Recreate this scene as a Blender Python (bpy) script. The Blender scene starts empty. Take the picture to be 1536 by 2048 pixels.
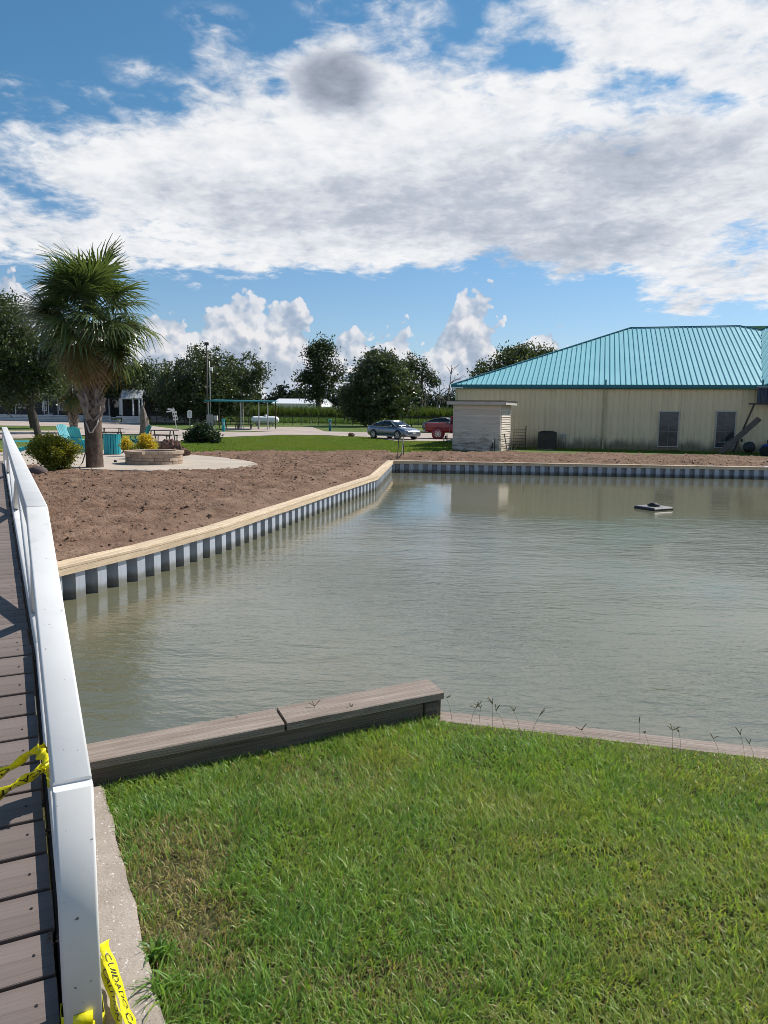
import bpy, math, random
import numpy as np
from mathutils import Vector, Matrix, geometry, noise

# ------------------------------------------------------------------ camera, light, exposure
scene = bpy.context.scene
COL = scene.collection
random.seed(7); RNG = np.random.default_rng(11)
R = math.radians
FPX, CAM_Z = 1500.0, 1.75
PITCH, ROLL = math.atan((1024 - 828) / FPX), R(0.7)

cam = bpy.data.cameras.new("camera"); cam_ob = bpy.data.objects.new("camera", cam); COL.objects.link(cam_ob)
cam.sensor_fit = 'VERTICAL'; cam.sensor_height = 36.0; cam.lens = FPX / 2048 * 36.0
cam.clip_start = 0.05; cam.clip_end = 5000
cam_ob.location = (0, 0, CAM_Z)
cam_ob.rotation_mode = 'XYZ'
cam_ob.rotation_euler = (Matrix.Rotation(math.pi / 2 - PITCH, 3, 'X') @ Matrix.Rotation(ROLL, 3, 'Z')).to_euler()
scene.camera = cam_ob
scene.view_settings.view_transform = 'Standard'; scene.view_settings.look = 'None'
scene.view_settings.gamma = 1.0; scene.view_settings.exposure = 0.36
scene.view_settings.use_curve_mapping = False
scene.render.resolution_x, scene.render.resolution_y = 768, 1024
scene.cycles.filter_width = 0.9; scene.cycles.max_bounces = 6; scene.cycles.transparent_max_bounces = 8

SUN_AZ, SUN_EL = R(55), R(46)
sun = bpy.data.lights.new("sun", 'SUN'); sun.energy = 4.5; sun.angle = R(0.53); sun.color = (1.0, 0.94, 0.85)
sun_ob = bpy.data.objects.new("sun", sun); COL.objects.link(sun_ob)
SUN_DIR = Vector((math.cos(SUN_EL) * math.sin(SUN_AZ), math.cos(SUN_EL) * math.cos(SUN_AZ), math.sin(SUN_EL)))
sun_ob.rotation_euler = SUN_DIR.to_track_quat('Z', 'Y').to_euler()

# measuring helpers: a photograph pixel -> a point in the place
_f = Vector((0, math.cos(PITCH), -math.sin(PITCH))); _r0 = Vector((1, 0, 0)); _u0 = _r0.cross(_f)
_r = _r0 * math.cos(ROLL) + _u0 * math.sin(ROLL); _u = -_r0 * math.sin(ROLL) + _u0 * math.cos(ROLL)
def ray(x, y): return _r * (x - 768) - _u * (y - 1024) + _f * FPX
def at_z(x, y, z=0.0):
    d = ray(x, y); return Vector((0, 0, CAM_Z)) + d * ((z - CAM_Z) / d.z)
def at_y(x, y, Y):
    d = ray(x, y); return Vector((0, 0, CAM_Z)) + d * (Y / d.y)
def terrain(y): return float(np.interp(y, [9, 24, 35, 60, 77, 100, 117, 400], [-.27, -.15, -.2, -.27, -.02, .2, .38, .38]))
def ground_at(x, y):
    z = -.2
    for _ in range(50):
        p = at_z(x, y, z); z = .5 * z + .5 * terrain(p.y)
    return p
def azel(x, y):
    d = ray(x, y).normalized(); return math.atan2(d.x, d.y), math.asin(d.z)

# ------------------------------------------------------------------ node helpers
class NT:
    def __init__(s, tree): s.t = tree; s.n = tree.nodes; s.l = tree.links
    def new(s, kind, **kw):
        n = s.n.new(kind)
        for k, v in kw.items(): setattr(n, k, v)
        return n
    def put(s, sock, v):
        if hasattr(v, 'is_linked') or isinstance(v, bpy.types.NodeSocket): s.l.new(v, sock)
        elif v is not None: sock.default_value = v
    def math(s, op, a, b=None, c=None, clamp=False):
        n = s.new('ShaderNodeMath', operation=op, use_clamp=clamp)
        s.put(n.inputs[0], a)
        if b is not None: s.put(n.inputs[1], b)
        if c is not None: s.put(n.inputs[2], c)
        return n.outputs[0]
    def vmath(s, op, a, b=None, out=0):
        n = s.new('ShaderNodeVectorMath', operation=op); s.put(n.inputs[0], a)
        if b is not None: s.put(n.inputs['Scale'] if op == 'SCALE' else n.inputs[1], b)
        return n.outputs[out]
    def smooth(s, x, lo, hi, a=0.0, b=1.0):
        n = s.new('ShaderNodeMapRange', interpolation_type='SMOOTHSTEP')
        for i, v in enumerate((x, lo, hi, a, b)): s.put(n.inputs[i], v)
        return n.outputs[0]
    def mix(s, f, a, b, blend='MIX'):
        n = s.new('ShaderNodeMix', data_type='RGBA', blend_type=blend)
        s.put(n.inputs[0], f); s.put(n.inputs[6], a); s.put(n.inputs[7], b); return n.outputs[2]
    def noise(s, vec, scale, detail=4.0, rough=.55, out=0, dist=0.0):
        n = s.new('ShaderNodeTexNoise'); s.put(n.inputs['Vector'], vec)
        n.inputs['Scale'].default_value = scale; n.inputs['Detail'].default_value = detail
        n.inputs['Roughness'].default_value = rough; n.inputs['Distortion'].default_value = dist
        return n.outputs[out]
    def ramp(s, f, stops):
        n = s.new('ShaderNodeValToRGB'); s.put(n.inputs[0], f)
        e = n.color_ramp.elements
        e[0].position, e[0].color = stops[0][0], (*stops[0][1], 1)
        e[1].position, e[1].color = stops[-1][0], (*stops[-1][1], 1)
        for p, c in stops[1:-1]:
            k = e.new(p); k.color = (*c, 1)
        return n.outputs[0]
    def curve(s, f, pts):
        n = s.new('ShaderNodeFloatCurve'); s.put(n.inputs['Value'], f)
        c = n.mapping.curves[0]
        c.points[0].location = pts[0]; c.points[1].location = pts[-1]
        for p in pts[1:-1]: c.points.new(*p)
        n.mapping.update(); return n.outputs[0]
def rgba(c): return (c[0], c[1], c[2], 1.0)
# ------------------------------------------------------------------ sky with clouds (world)
world = bpy.data.worlds.new("World"); scene.world = world; world.use_nodes = True
W = NT(world.node_tree); W.n.clear()
SKY_STRENGTH = 0.085
sky = W.new('ShaderNodeTexSky', sky_type='NISHITA', sun_disc=False, sun_elevation=SUN_EL, sun_rotation=SUN_AZ,
            altitude=0.0, air_density=1.0, dust_density=0.35, ozone_density=1.6)
tc = W.new('ShaderNodeTexCoord').outputs['Generated']
sep = W.new('ShaderNodeSeparateXYZ'); W.put(sep.inputs[0], tc)
dx, dy, dz = sep.outputs
AZ = W.math('ARCTAN2', dx, dy); EL = W.math('ARCSINE', dz)
AZ0, AZ1 = azel(-300, 500)[0], azel(1836, 500)[0]
def un(az): return (az - AZ0) / (AZ1 - AZ0)
U = W.math('DIVIDE', W.math('SUBTRACT', AZ, AZ0), AZ1 - AZ0, clamp=True)
ELS = 0.8                                                  # elevations are stored in the curves divided by this
def edge_curve(pxs, u):
    pts = []
    for x, y in pxs:
        a, e = azel(x, y); pts.append((min(max(un(a), 0), 1), min(max(e / ELS, 0), 1)))
    return W.math('MULTIPLY', W.curve(u, pts), ELS)
# planar coordinates on the cloud deck: features flatten towards the horizon
den = W.math('ADD', W.math('MAXIMUM', dz, 0.0), 0.16)
cmb = W.new('ShaderNodeCombineXYZ'); W.put(cmb.inputs[0], W.math('DIVIDE', dx, den)); W.put(cmb.inputs[1], W.math('DIVIDE', dy, den)); W.put(cmb.inputs[2], W.math('MULTIPLY', dz, 1.5))
P = cmb.outputs[0]
n_big = W.noise(P, 1.7, 8, .58); n_fine = W.noise(P, 6.0, 7, .62, dist=.25)
n_puff = W.noise(W.vmath('ADD', P, (3.1, 7.7, .4)), 3.4, 7, .6)
lo = edge_curve([(-300, 520), (0, 520), (130, 528), (260, 534), (380, 552), (520, 548), (620, 532), (780, 540), (900, 527), (1000, 512), (1060, 530), (1130, 548), (1240, 565), (1300, 612), (1420, 618), (1480, 596), (1536, 604), (1836, 580)], U)
hi = edge_curve([(-300, 300), (0, 292), (130, 262), (260, 236), (350, 210), (400, 130), (520, 100), (640, 40), (760, 30), (860, 40), (980, 10), (1100, -30), (1200, -80), (1536, -100), (1836, 200)], U)
WOB = W.math('ADD', W.math('MULTIPLY', W.math('SUBTRACT', n_fine, .5), .10), W.math('MULTIPLY', W.math('SUBTRACT', n_big, .5), .10))
d_lo = W.math('SUBTRACT', W.math('ADD', EL, W.math('MULTIPLY', WOB, .30)), lo)
d_hi = W.math('SUBTRACT', hi, W.math('ADD', EL, WOB))
edge = W.math('MINIMUM', W.math('MINIMUM', W.math('MULTIPLY', d_hi, 3.6), W.math('MULTIPLY', d_lo, 20.0)), .30)
edge = W.math('MAXIMUM', edge, -1.2)
n_cell = W.noise(W.vmath('ADD', P, (5.3, 1.7, 2.4)), 15.0, 5, .6, dist=.35)
# blobs (azimuth, elevation, radii) that thin or thicken the deck
def blob(x, y, rx, ry, soft=.55):
    a, e = azel(x, y)
    da = W.math('MULTIPLY', W.math('SUBTRACT', AZ, a), FPX / rx); de = W.math('MULTIPLY', W.math('SUBTRACT', W.math('ADD', EL, W.math('MULTIPLY', WOB, .35)), e), FPX / ry)
    r = W.math('SQRT', W.math('ADD', W.math('MULTIPLY', da, da), W.math('MULTIPLY', de, de)))
    return W.smooth(r, 1.0, soft * .2)
def total(bs):
    s = bs[0]
    for b in bs[1:]: s = W.math('ADD', s, b)
    return s
holes = total([blob(1110, 105, 90, 45), blob(1290, 170, 130, 50), blob(120, 410, 150, 45), blob(1490, 480, 90, 60),
               blob(560, 185, 60, 35), blob(1060, 130, 130, 28), blob(560, 60, 120, 70), blob(930, 30, 60, 60), blob(1240, 570, 90, 40), blob(1440, 200, 70, 40), blob(700, 20, 60, 40)])
core = total([blob(700, 380, 640, 130), blob(1150, 420, 520, 150), blob(660, 150, 130, 120), blob(300, 330, 250, 90)])
dens = W.math('ADD', W.math('ADD', W.math('MULTIPLY', n_fine, .75), W.math('ADD', W.math('MULTIPLY', n_puff, .7), W.math('MULTIPLY', n_cell, .60))), W.math('SUBTRACT', W.math('MULTIPLY', core, .22), W.math('MULTIPLY', holes, .27)))
fill = W.smooth(W.math('ADD', dens, edge), .90, 1.30)
deck = fill
# loose wisps above the bank
wisps = total([blob(420, 40, 90, 40), blob(290, 140, 90, 30), blob(10, 172, 75, 26, 1.0), blob(780, 15, 140, 30), blob(640, 10, 60, 30), blob(860, 45, 70, 30)])
deck = W.math('MAXIMUM', deck, W.math('MULTIPLY', wisps, W.smooth(W.math('ADD', W.math('MULTIPLY', n_fine, .8), W.math('MULTIPLY', n_cell, .7)), .66, 1.02)), clamp=True)
# light and dark of the deck: thick middle is grey, rims and puffs towards the sun are white
n_off = W.noise(W.vmath('ADD', W.vmath('ADD', P, (3.1, 7.7, .4)), (.07, .05, .05)), 3.4, 7, .6)
relief = W.math('MULTIPLY', W.math('SUBTRACT', n_puff, n_off), 2.0)
grey = W.math('ADD', W.math('MULTIPLY', total([blob(640, 420, 560, 90, 1.5), blob(1080, 420, 420, 150, 1.5), blob(1350, 320, 300, 90, 1.5), blob(1180, 500, 260, 60, 1.5)]), .5), W.math('MULTIPLY', blob(665, 165, 120, 72, 1.2), 1.7))
streak = W.noise(W.vmath('MULTIPLY', P, (.8, 2.6, 1.0)), 2.2, 6, .55)
g = W.math('ADD', W.math('SUBTRACT', grey, relief), W.math('MULTIPLY', W.math('SUBTRACT', streak, .5), .36))
n_cell2 = W.noise(W.vmath('ADD', W.vmath('ADD', P, (5.3, 1.7, 2.4)), (.018, .012, .02)), 15.0, 5, .6, dist=.35)
g = W.math('SUBTRACT', g, W.math('MULTIPLY', W.math('SUBTRACT', n_cell, n_cell2), .95))
g = W.math('ADD', g, W.math('MULTIPLY', W.math('SUBTRACT', n_big, .5), .5))
g = W.math('ADD', W.math('MULTIPLY', g, .43), .115)
deck_col = W.ramp(g, [(0.0, (.95, .95, .96)), (.2, (.80, .82, .86)), (.45, (.55, .59, .67)), (.75, (.37, .41, .49)), (1.0, (.24, .27, .33))])
# cumulus towers along the horizon
q = W.new('ShaderNodeCombineXYZ'); W.put(q.inputs[0], AZ); W.put(q.inputs[1], EL)
Q = q.outputs[0]
def billow(vec, out='v'):
    def vor(scale):
        n = W.new('ShaderNodeTexVoronoi', feature='SMOOTH_F1', voronoi_dimensions='2D'); W.put(n.inputs['Vector'], vec)
        n.inputs['Scale'].default_value = scale; n.inputs['Smoothness'].default_value = .25
        return n.outputs['Distance']
    return W.math('ADD', W.math('ADD', vor(19), W.math('MULTIPLY', vor(46), .5)), W.math('MULTIPLY', vor(110), .28))
warp = W.vmath('SCALE', W.vmath('SUBTRACT', W.noise(Q, 30, 5, .6, out=1), (.5, .5, .5)), .022)
QW = W.vmath('ADD', Q, warp)
bl = billow(QW)
topc = edge_curve([(-300, 560), (-60, 520), (0, 510), (60, 540), (150, 620), (260, 640), (310, 605), (350, 590), (400, 618), (440, 600), (470, 582), (520, 586), (600, 592), (622, 640), (650, 668), (700, 646), (740, 664), (795, 640), (840, 662), (880, 655), (905, 610), (930, 556), (960, 548), (988, 575), (1000, 640), (1020, 680), (1060, 660), (1110, 636), (1150, 660), (1200, 690), (1300, 700), (1836, 640)],
                  W.math('ADD', U, W.math('MULTIPLY', W.math('SUBTRACT', bl, .55), .018)))
d_c = W.math('SUBTRACT', topc, W.math('ADD', EL, W.math('MULTIPLY', W.math('SUBTRACT', bl, .45), .040)))
cum = W.smooth(d_c, .000, .005)
bl2 = billow(W.vmath('ADD', QW, (.0075, .0085, 0)))
lit = W.math('ADD', W.math('MULTIPLY', W.math('SUBTRACT', bl2, bl), 1.5), W.math('ADD', .52, W.math('MULTIPLY', W.math('SUBTRACT', W.noise(Q, 14, 4, .5), .5), 1.5)))
lit = W.math('SUBTRACT', lit, W.smooth(d_c, .015, .10, -.12, .34))
cum_col = W.ramp(lit, [(0.0, (.40, .475, .60)), (.35, (.53, .59, .70)), (.6, (.71, .73, .79)), (.92, (.92, .90, .91))])
haze_c = W.smooth(EL, .10, .0)
cum_col = W.mix(W.math('MULTIPLY', haze_c, .5), cum_col, (.60, .68, .80, 1))
thin = W.smooth(d_c, .0, .05, .80, .96)
gain = W.new('ShaderNodeVectorMath', operation='SCALE')
def cloud(c, k): return W.vmath('SCALE', c, k / SKY_STRENGTH)
base = W.mix(1.0, sky.outputs[0], W.mix(W.smooth(EL, .02, .40), (.74, .84, 1.0, 1), (.53, .90, 1.02, 1)), 'MULTIPLY')
col = W.mix(W.math('MULTIPLY', cum, thin), base, cloud(cum_col, .73))
col = W.mix(W.math('MULTIPLY', deck, .97), col, cloud(deck_col, .77))
bg = W.new('ShaderNodeBackground'); W.put(bg.inputs[0], col); bg.inputs[1].default_value = SKY_STRENGTH
out = W.new('ShaderNodeOutputWorld'); W.l.new(bg.outputs[0], out.inputs[0])
world.cycles.sampling_method = 'MANUAL'; world.cycles.sample_map_resolution = 512
# ------------------------------------------------------------------ mesh helpers
def tag(o, label=None, cat=None, group=None, kind=None):
    for k, v in (('label', label), ('category', cat), ('group', group), ('kind', kind)):
        if v: o[k] = v
    return o
def thing(name, loc, label, cat, rz=0.0, group=None):
    o = bpy.data.objects.new(name, None); COL.objects.link(o); o.empty_display_size = .2
    o.location = loc; o.rotation_euler = (0, 0, rz)
    return tag(o, label, cat, group)
def link(name, me, mats, parent=None, loc=None, rot=None):
    o = bpy.data.objects.new(name, me); COL.objects.link(o)
    if mats is not None and not me.materials:
        for m in (mats if isinstance(mats, (list, tuple)) else [mats]): me.materials.append(m)
    if parent: o.parent = parent
    if loc is not None: o.location = loc
    if rot is not None: o.rotation_euler = rot
    return o
def copy_tree(o, parent=None, **props):
    c = o.copy(); COL.objects.link(c)
    if parent: c.parent = parent
    for ch in list(o.children): copy_tree(ch, c)
    for k, v in props.items(): c[k] = v
    return c
class MB:
    def __init__(s): s.v = []; s.f = []
    def add(s, vs, fs):
        b = len(s.v); s.v += [tuple(p) for p in vs]; s.f += [tuple(i + b for i in f) for f in fs]; return s
    def box(s, c, d, rz=0.0, m=None, bev=0.0):
        x, y, z = d[0] / 2, d[1] / 2, d[2] / 2
        if bev:
            b = min(bev, x * .9, y * .9)
            ring = [(-x + b, -y), (x - b, -y), (x, -y + b), (x, y - b), (x - b, y), (-x + b, y), (-x, y - b), (-x, -y + b)]
            ins = [(a * (1 - b / x), c_ * (1 - b / y)) for a, c_ in ring]
            vs = [(a, c_, -z) for a, c_ in ring] + [(a, c_, z - b) for a, c_ in ring] + [(a, c_, z) for a, c_ in ins]
            fs = [tuple(range(7, -1, -1)), tuple(range(16, 24))]
            for k in range(8):
                j = (k + 1) % 8; fs += [(k, j, 8 + j, 8 + k), (8 + k, 8 + j, 16 + j, 16 + k)]
        else:
            vs = [(-x, -y, -z), (x, -y, -z), (x, y, -z), (-x, y, -z), (-x, -y, z), (x, -y, z), (x, y, z), (-x, y, z)]
            fs = [(0, 3, 2, 1), (4, 5, 6, 7), (0, 1, 5, 4), (1, 2, 6, 5), (2, 3, 7, 6), (3, 0, 4, 7)]
        M = m if m is not None else (Matrix.Translation(c) @ Matrix.Rotation(rz, 4, 'Z'))
        return s.add([M @ Vector(p) for p in vs], fs)
    def bar(s, a, b, w, h, up=(0, 0, 1)):                       # rectangular bar from a to b
        a, b = Vector(a), Vector(b); d = (b - a).normalized(); sd = d.cross(Vector(up))
        sd = sd.normalized() if sd.length > 1e-6 else Vector((1, 0, 0)); u = sd.cross(d)
        o = [sd * (w / 2 * i) + u * (h / 2 * j) for i, j in ((-1, -1), (1, -1), (1, 1), (-1, 1))]
        return s.add([a + k for k in o] + [b + k for k in o], [(0, 1, 2, 3), (7, 6, 5, 4), (0, 4, 5, 1), (1, 5, 6, 2), (2, 6, 7, 3), (3, 7, 4, 0)])
    def tube(s, pts, rad, n=8, cap=True):
        pts = [Vector(p) for p in pts]; rad = rad if isinstance(rad, (list, tuple)) else [rad] * len(pts)
        vs = []; ref = Vector((.31, .17, .93))
        for i, p in enumerate(pts):
            d = (pts[min(i + 1, len(pts) - 1)] - pts[max(i - 1, 0)]).normalized()
            a = d.cross(ref if abs(d.dot(ref)) < .95 else Vector((1, 0, 0))).normalized(); b = d.cross(a)
            for k in range(n):
                t = 2 * math.pi * k / n; vs.append(p + (a * math.cos(t) + b * math.sin(t)) * rad[i])
        fs = [(i * n + k, i * n + (k + 1) % n, (i + 1) * n + (k + 1) % n, (i + 1) * n + k) for i in range(len(pts) - 1) for k in range(n)]
        if cap: fs += [tuple(range(n - 1, -1, -1)), tuple((len(pts) - 1) * n + k for k in range(n))]
        return s.add(vs, fs)
    def lathe(s, prof, n=24, c=(0, 0, 0)):
        vs = [(c[0] + r * math.cos(2 * math.pi * k / n), c[1] + r * math.sin(2 * math.pi * k / n), c[2] + z) for r, z in prof for k in range(n)]
        fs = [(i * n + k, i * n + (k + 1) % n, (i + 1) * n + (k + 1) % n, (i + 1) * n + k) for i in range(len(prof) - 1) for k in range(n)]
        fs += [tuple(range(n - 1, -1, -1)), tuple((len(prof) - 1) * n + k for k in range(n))]
        return s.add(vs, fs)
    def prism(s, poly, z0, z1):
        n = len(poly)
        return s.add([(x, y, z0) for x, y in poly] + [(x, y, z1) for x, y in poly],
                     [tuple(range(n - 1, -1, -1)), tuple(range(n, 2 * n))] + [(k, (k + 1) % n, n + (k + 1) % n, n + k) for k in range(n)])
    def slab(s, pts, t):                                        # polygon in space thickened along its normal
        pts = [Vector(p) for p in pts]; n = len(pts); nn = (pts[1] - pts[0]).cross(pts[-1] - pts[0]).normalized() * t
        return s.add([p - nn for p in pts] + pts, [tuple(range(n - 1, -1, -1)), tuple(range(n, 2 * n))] + [(k, (k + 1) % n, n + (k + 1) % n, n + k) for k in range(n)])
    def ball(s, c, r, n=8, jit=0.0, seed=0):
        rr = r if isinstance(r, (tuple, list)) else (r, r, r); vs = []; m = n + 2
        for i in range(1, n):
            t = math.pi * i / n
            for k in range(m):
                p = Vector((math.sin(t) * math.cos(2 * math.pi * k / m), math.sin(t) * math.sin(2 * math.pi * k / m), math.cos(t)))
                q = 1 + jit * noise.noise(p * 2.3 + Vector((seed, 0, 0))) + jit * .5 * noise.noise(p * 6 + Vector((seed, 3, 0)))
                vs.append((c[0] + p.x * rr[0] * q, c[1] + p.y * rr[1] * q, c[2] + p.z * rr[2] * q))
        vs += [(c[0], c[1], c[2] + rr[2]), (c[0], c[1], c[2] - rr[2])]; T, B = len(vs) - 2, len(vs) - 1
        fs = [(i * m + k, (i + 1) * m + k, (i + 1) * m + (k + 1) % m, i * m + (k + 1) % m) for i in range(n - 2) for k in range(m)]
        fs += [(T, k, (k + 1) % m) for k in range(m)] + [(B, (n - 2) * m + (k + 1) % m, (n - 2) * m + k) for k in range(m)]
        return s.add(vs, fs)
    def mesh(s, name, smooth=False):
        me = bpy.data.meshes.new(name); me.from_pydata(s.v, [], s.f); me.validate(verbose=False)
        if smooth: me.polygons.foreach_set('use_smooth', [True] * len(me.polygons))
        me.update(); return me
    def build(s, name, mat, parent=None, smooth=False, loc=None, rot=None):
        return link(name, s.mesh(name, smooth), mat, parent, loc, rot)
def np_mesh(name, verts, faces, tint=None, smooth=False):       # numpy arrays; faces (N,k)
    me = bpy.data.meshes.new(name); nv, nf, k = len(verts), len(faces), faces.shape[1]
    me.vertices.add(nv); me.vertices.foreach_set('co', np.asarray(verts, np.float32).ravel())
    me.loops.add(nf * k); me.loops.foreach_set('vertex_index', faces.astype(np.int32).ravel())
    me.polygons.add(nf); me.polygons.foreach_set('loop_start', np.arange(nf, dtype=np.int32) * k)
    me.update(calc_edges=True)
    if smooth: me.polygons.foreach_set('use_smooth', np.ones(nf, bool))
    if tint is not None:
        a = me.attributes.new('tint', 'FLOAT', 'POINT'); a.data.foreach_set('value', np.asarray(tint, np.float32))
    return me
def vnoise(x, y, seed=0):                                       # value noise 0..1 on arrays
    xi, yi = np.floor(x).astype(np.int64), np.floor(y).astype(np.int64); fx, fy = x - xi, y - yi
    fx, fy = fx * fx * (3 - 2 * fx), fy * fy * (3 - 2 * fy)
    def h(a, b):
        n = (a * 374761393 + b * 668265263 + seed * 982451653) & 0x7fffffff
        n = ((n ^ (n >> 13)) * 1274126177) & 0x7fffffff
        return ((n ^ (n >> 16)) & 0xffff) / 65535.0
    return (h(xi, yi) * (1 - fx) + h(xi + 1, yi) * fx) * (1 - fy) + (h(xi, yi + 1) * (1 - fx) + h(xi + 1, yi + 1) * fx) * fy
def fbm(x, y, seed=0, oct=4, g=.5):
    s, a, t = 0, 1.0, 0
    for k in range(oct): s = s + a * vnoise(x * 2 ** k, y * 2 ** k, seed + k * 17); t += a; a *= g
    return s / t
def in_poly(x, y, poly):
    r = np.zeros(np.shape(x), bool); n = len(poly)
    for i in range(n):
        (x1, y1), (x2, y2) = poly[i][:2], poly[(i + 1) % n][:2]
        c = ((y1 > y) != (y2 > y)) & (x < (x2 - x1) * (y - y1) / (y2 - y1 + 1e-12) + x1); r ^= c
    return r
def sheet(name, poly, mat, dz, step=None, parent=None, zf=terrain, holes=()):  # ground sheet over a plan polygon
    polys = [poly] + list(holes); vs, es = [], []
    for pl in polys:
        b, n = len(vs), len(pl); vs += [Vector(p[:2]) for p in pl]; es += [(b + i, b + (i + 1) % n) for i in range(n)]
    xs = [p[0] for p in poly]; ys = [p[1] for p in poly]
    if step:
        gy = min(ys)
        while gy < max(ys):
            st = max(step, gy * .06); gx = max(min(xs), -400)
            while gx < min(max(xs), 400):
                if in_poly(np.array([gx]), np.array([gy]), poly)[0] and not any(in_poly(np.array([gx]), np.array([gy]), h)[0] for h in holes): vs.append(Vector((gx, gy)))
                gx += st
            gy += st
    V, E, F, *_ = geometry.delaunay_2d_cdt(vs, es, [], 0, 1e-5)
    fs = []
    for f in F:
        c = sum((V[i] for i in f), Vector((0, 0))) / len(f); X, Y = np.array([c.x]), np.array([c.y])
        if in_poly(X, Y, poly)[0] and not any(in_poly(X, Y, h)[0] for h in holes): fs.append(tuple(f))
    me = bpy.data.meshes.new(name); me.from_pydata([(v.x, v.y, zf(v.y) + dz) for v in V], [], fs); me.update()
    for p in me.polygons:
        if p.normal.z < 0: p.flip()
    me.polygons.foreach_set('use_smooth', [True] * len(me.polygons))
    return link(name, me, mat, parent)

# ------------------------------------------------------------------ materials
def mat(name, c1, c2=None, scale=4.0, rough=.7, bump=0.0, bscale=None, detail=5, metal=0.0, spec=.5, stretch=None, lo=.35, hi=.65, coat=0.0, extra=None, dist=.02, vary=0.0):
    m = bpy.data.materials.new(name); m.use_nodes = True; N = NT(m.node_tree)
    b = m.node_tree.nodes['Principled BSDF']
    co = N.new('ShaderNodeTexCoord').outputs['Object']
    if stretch: co = N.vmath('MULTIPLY', co, stretch)
    if c2 is not None:
        col = N.ramp(N.noise(co, scale, detail, .6), [(lo, c1), (hi, c2)])
    else: col = rgba(c1)
    if vary:
        oi = N.new('ShaderNodeObjectInfo').outputs['Random']
        k = N.math('MULTIPLY_ADD', oi, 2 * vary, 1 - vary); col = N.vmath('SCALE', col if c2 is not None else rgba(c1)[:3], k)
    if extra: col = extra(N, co, col)
    N.put(b.inputs['Base Color'], col); b.inputs['Roughness'].default_value = rough
    b.inputs['Metallic'].default_value = metal; b.inputs['Specular IOR Level'].default_value = spec; b.inputs['Coat Weight'].default_value = coat
    if bump:
        bn = N.new('ShaderNodeBump'); bn.inputs['Strength'].default_value = bump; bn.inputs['Distance'].default_value = dist
        N.put(bn.inputs['Height'], N.noise(co, bscale or scale * 4, 6, .6)); N.put(b.inputs['Normal'], bn.outputs[0])
    return m
def leaf_mat(name, stops, trans=.35, rough=.5, spec=.4):
    m = bpy.data.materials.new(name); m.use_nodes = True; N = NT(m.node_tree); b = m.node_tree.nodes['Principled BSDF']
    at = N.new('ShaderNodeAttribute', attribute_name='tint').outputs['Fac']
    col = N.ramp(at, stops); N.put(b.inputs['Base Color'], col); b.inputs['Roughness'].default_value = rough
    b.inputs['Specular IOR Level'].default_value = spec
    tr = N.new('ShaderNodeBsdfTranslucent'); N.put(tr.inputs[0], N.mix(1.0, col, (1.5, 1.45, .7, 1), 'MULTIPLY'))
    mx = N.new('ShaderNodeMixShader'); mx.inputs[0].default_value = trans
    N.l.new(b.outputs[0], mx.inputs[1]); N.l.new(tr.outputs[0], mx.inputs[2])
    N.l.new(mx.outputs[0], m.node_tree.nodes['Material Output'].inputs[0]); return m
def wood_extra(dark, k=.7, scale=30, axis=(1, 14, 14)):
    def f(N, co, col):
        w = N.noise(N.vmath('MULTIPLY', co, axis), scale / 10, 6, .65, dist=.6)
        return N.mix(N.math('MULTIPLY', N.smooth(w, .45, .64), k), col, rgba(dark))
    return f
M = {}
def scum(N, co, col):                                          # waterline stain on the sheet piles
    sp = N.new('ShaderNodeSeparateXYZ'); N.put(sp.inputs[0], N.new('ShaderNodeNewGeometry').outputs['Position'])
    n = N.noise(N.vmath('MULTIPLY', N.new('ShaderNodeNewGeometry').outputs['Position'], (6, 6, 2)), 1.0, 4, .6)
    k = N.math('SUBTRACT', N.math('ADD', -.70, N.math('MULTIPLY', n, .12)), sp.outputs[2]); return N.mix(N.math('MULTIPLY', N.smooth(k, -.06, .05), .75), col, (.13, .12, .075, 1))
def blotch(c, scale, lo, hi, k=1.0, stretch=None):
    def f(N, co, col):
        v = co if stretch is None else N.vmath('MULTIPLY', co, stretch)
        return N.mix(N.math('MULTIPLY', N.smooth(N.noise(v, scale, 6, .65), lo, hi), k), col, rgba(c))
    return f
def chain(*fs):
    def f(N, co, col):
        for g_ in fs: col = g_(N, co, col)
        return col
    return f
M['grass'] = mat('far_grass', (.07, .105, .022), (.12, .175, .035), 1.3, .9, .5, 14, spec=.2, extra=chain(blotch((.13, .12, .045), .5, .55, .75, .6), blotch((.03, .05, .012), 9, .5, .7, .6)), dist=.05)
M['soil'] = mat('lawn_soil', (.06, .065, .025), (.10, .09, .045), 9, .95, .8, 40, spec=.1)
M['dirt'] = mat('raw_dirt', (.155, .094, .064), (.25, .163, .117), 1.1, .95, 1.0, 17, spec=.12, extra=chain(blotch((.29, .215, .155), .55, .52, .76, .75, (1, .4, 1)), blotch((.085, .052, .036), 5, .54, .70, .65), blotch((.25, .18, .13), 12, .58, .72, .5)), dist=.05)
M['clod'] = mat('dirt_clod', (.15, .092, .063), (.235, .155, .112), 5, .95, .5, 40, spec=.1)
M['patio'] = mat('patio_concrete', (.40, .335, .275), (.50, .43, .36), .8, .9, .15, 60, spec=.2, extra=chain(blotch((.27, .20, .15), 1.6, .6, .78, .6), blotch((.55, .50, .44), 14, .55, .7, .4)), dist=.004)
M['road'] = mat('road_concrete', (.36, .30, .26), (.47, .40, .35), .25, .9, .15, 30, spec=.2, extra=blotch((.28, .24, .2), .8, .55, .75, .5), dist=.004)
M['slab'] = mat('slab_concrete', (.31, .262, .222), (.42, .36, .312), 5, .9, .9, 90, spec=.25, extra=chain(blotch((.26, .21, .17), 3, .55, .75, .55), blotch((.72, .70, .66), 75, .60, .66, .9), blotch((.16, .13, .11), 55, .60, .68, .7)), dist=.004)
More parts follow.
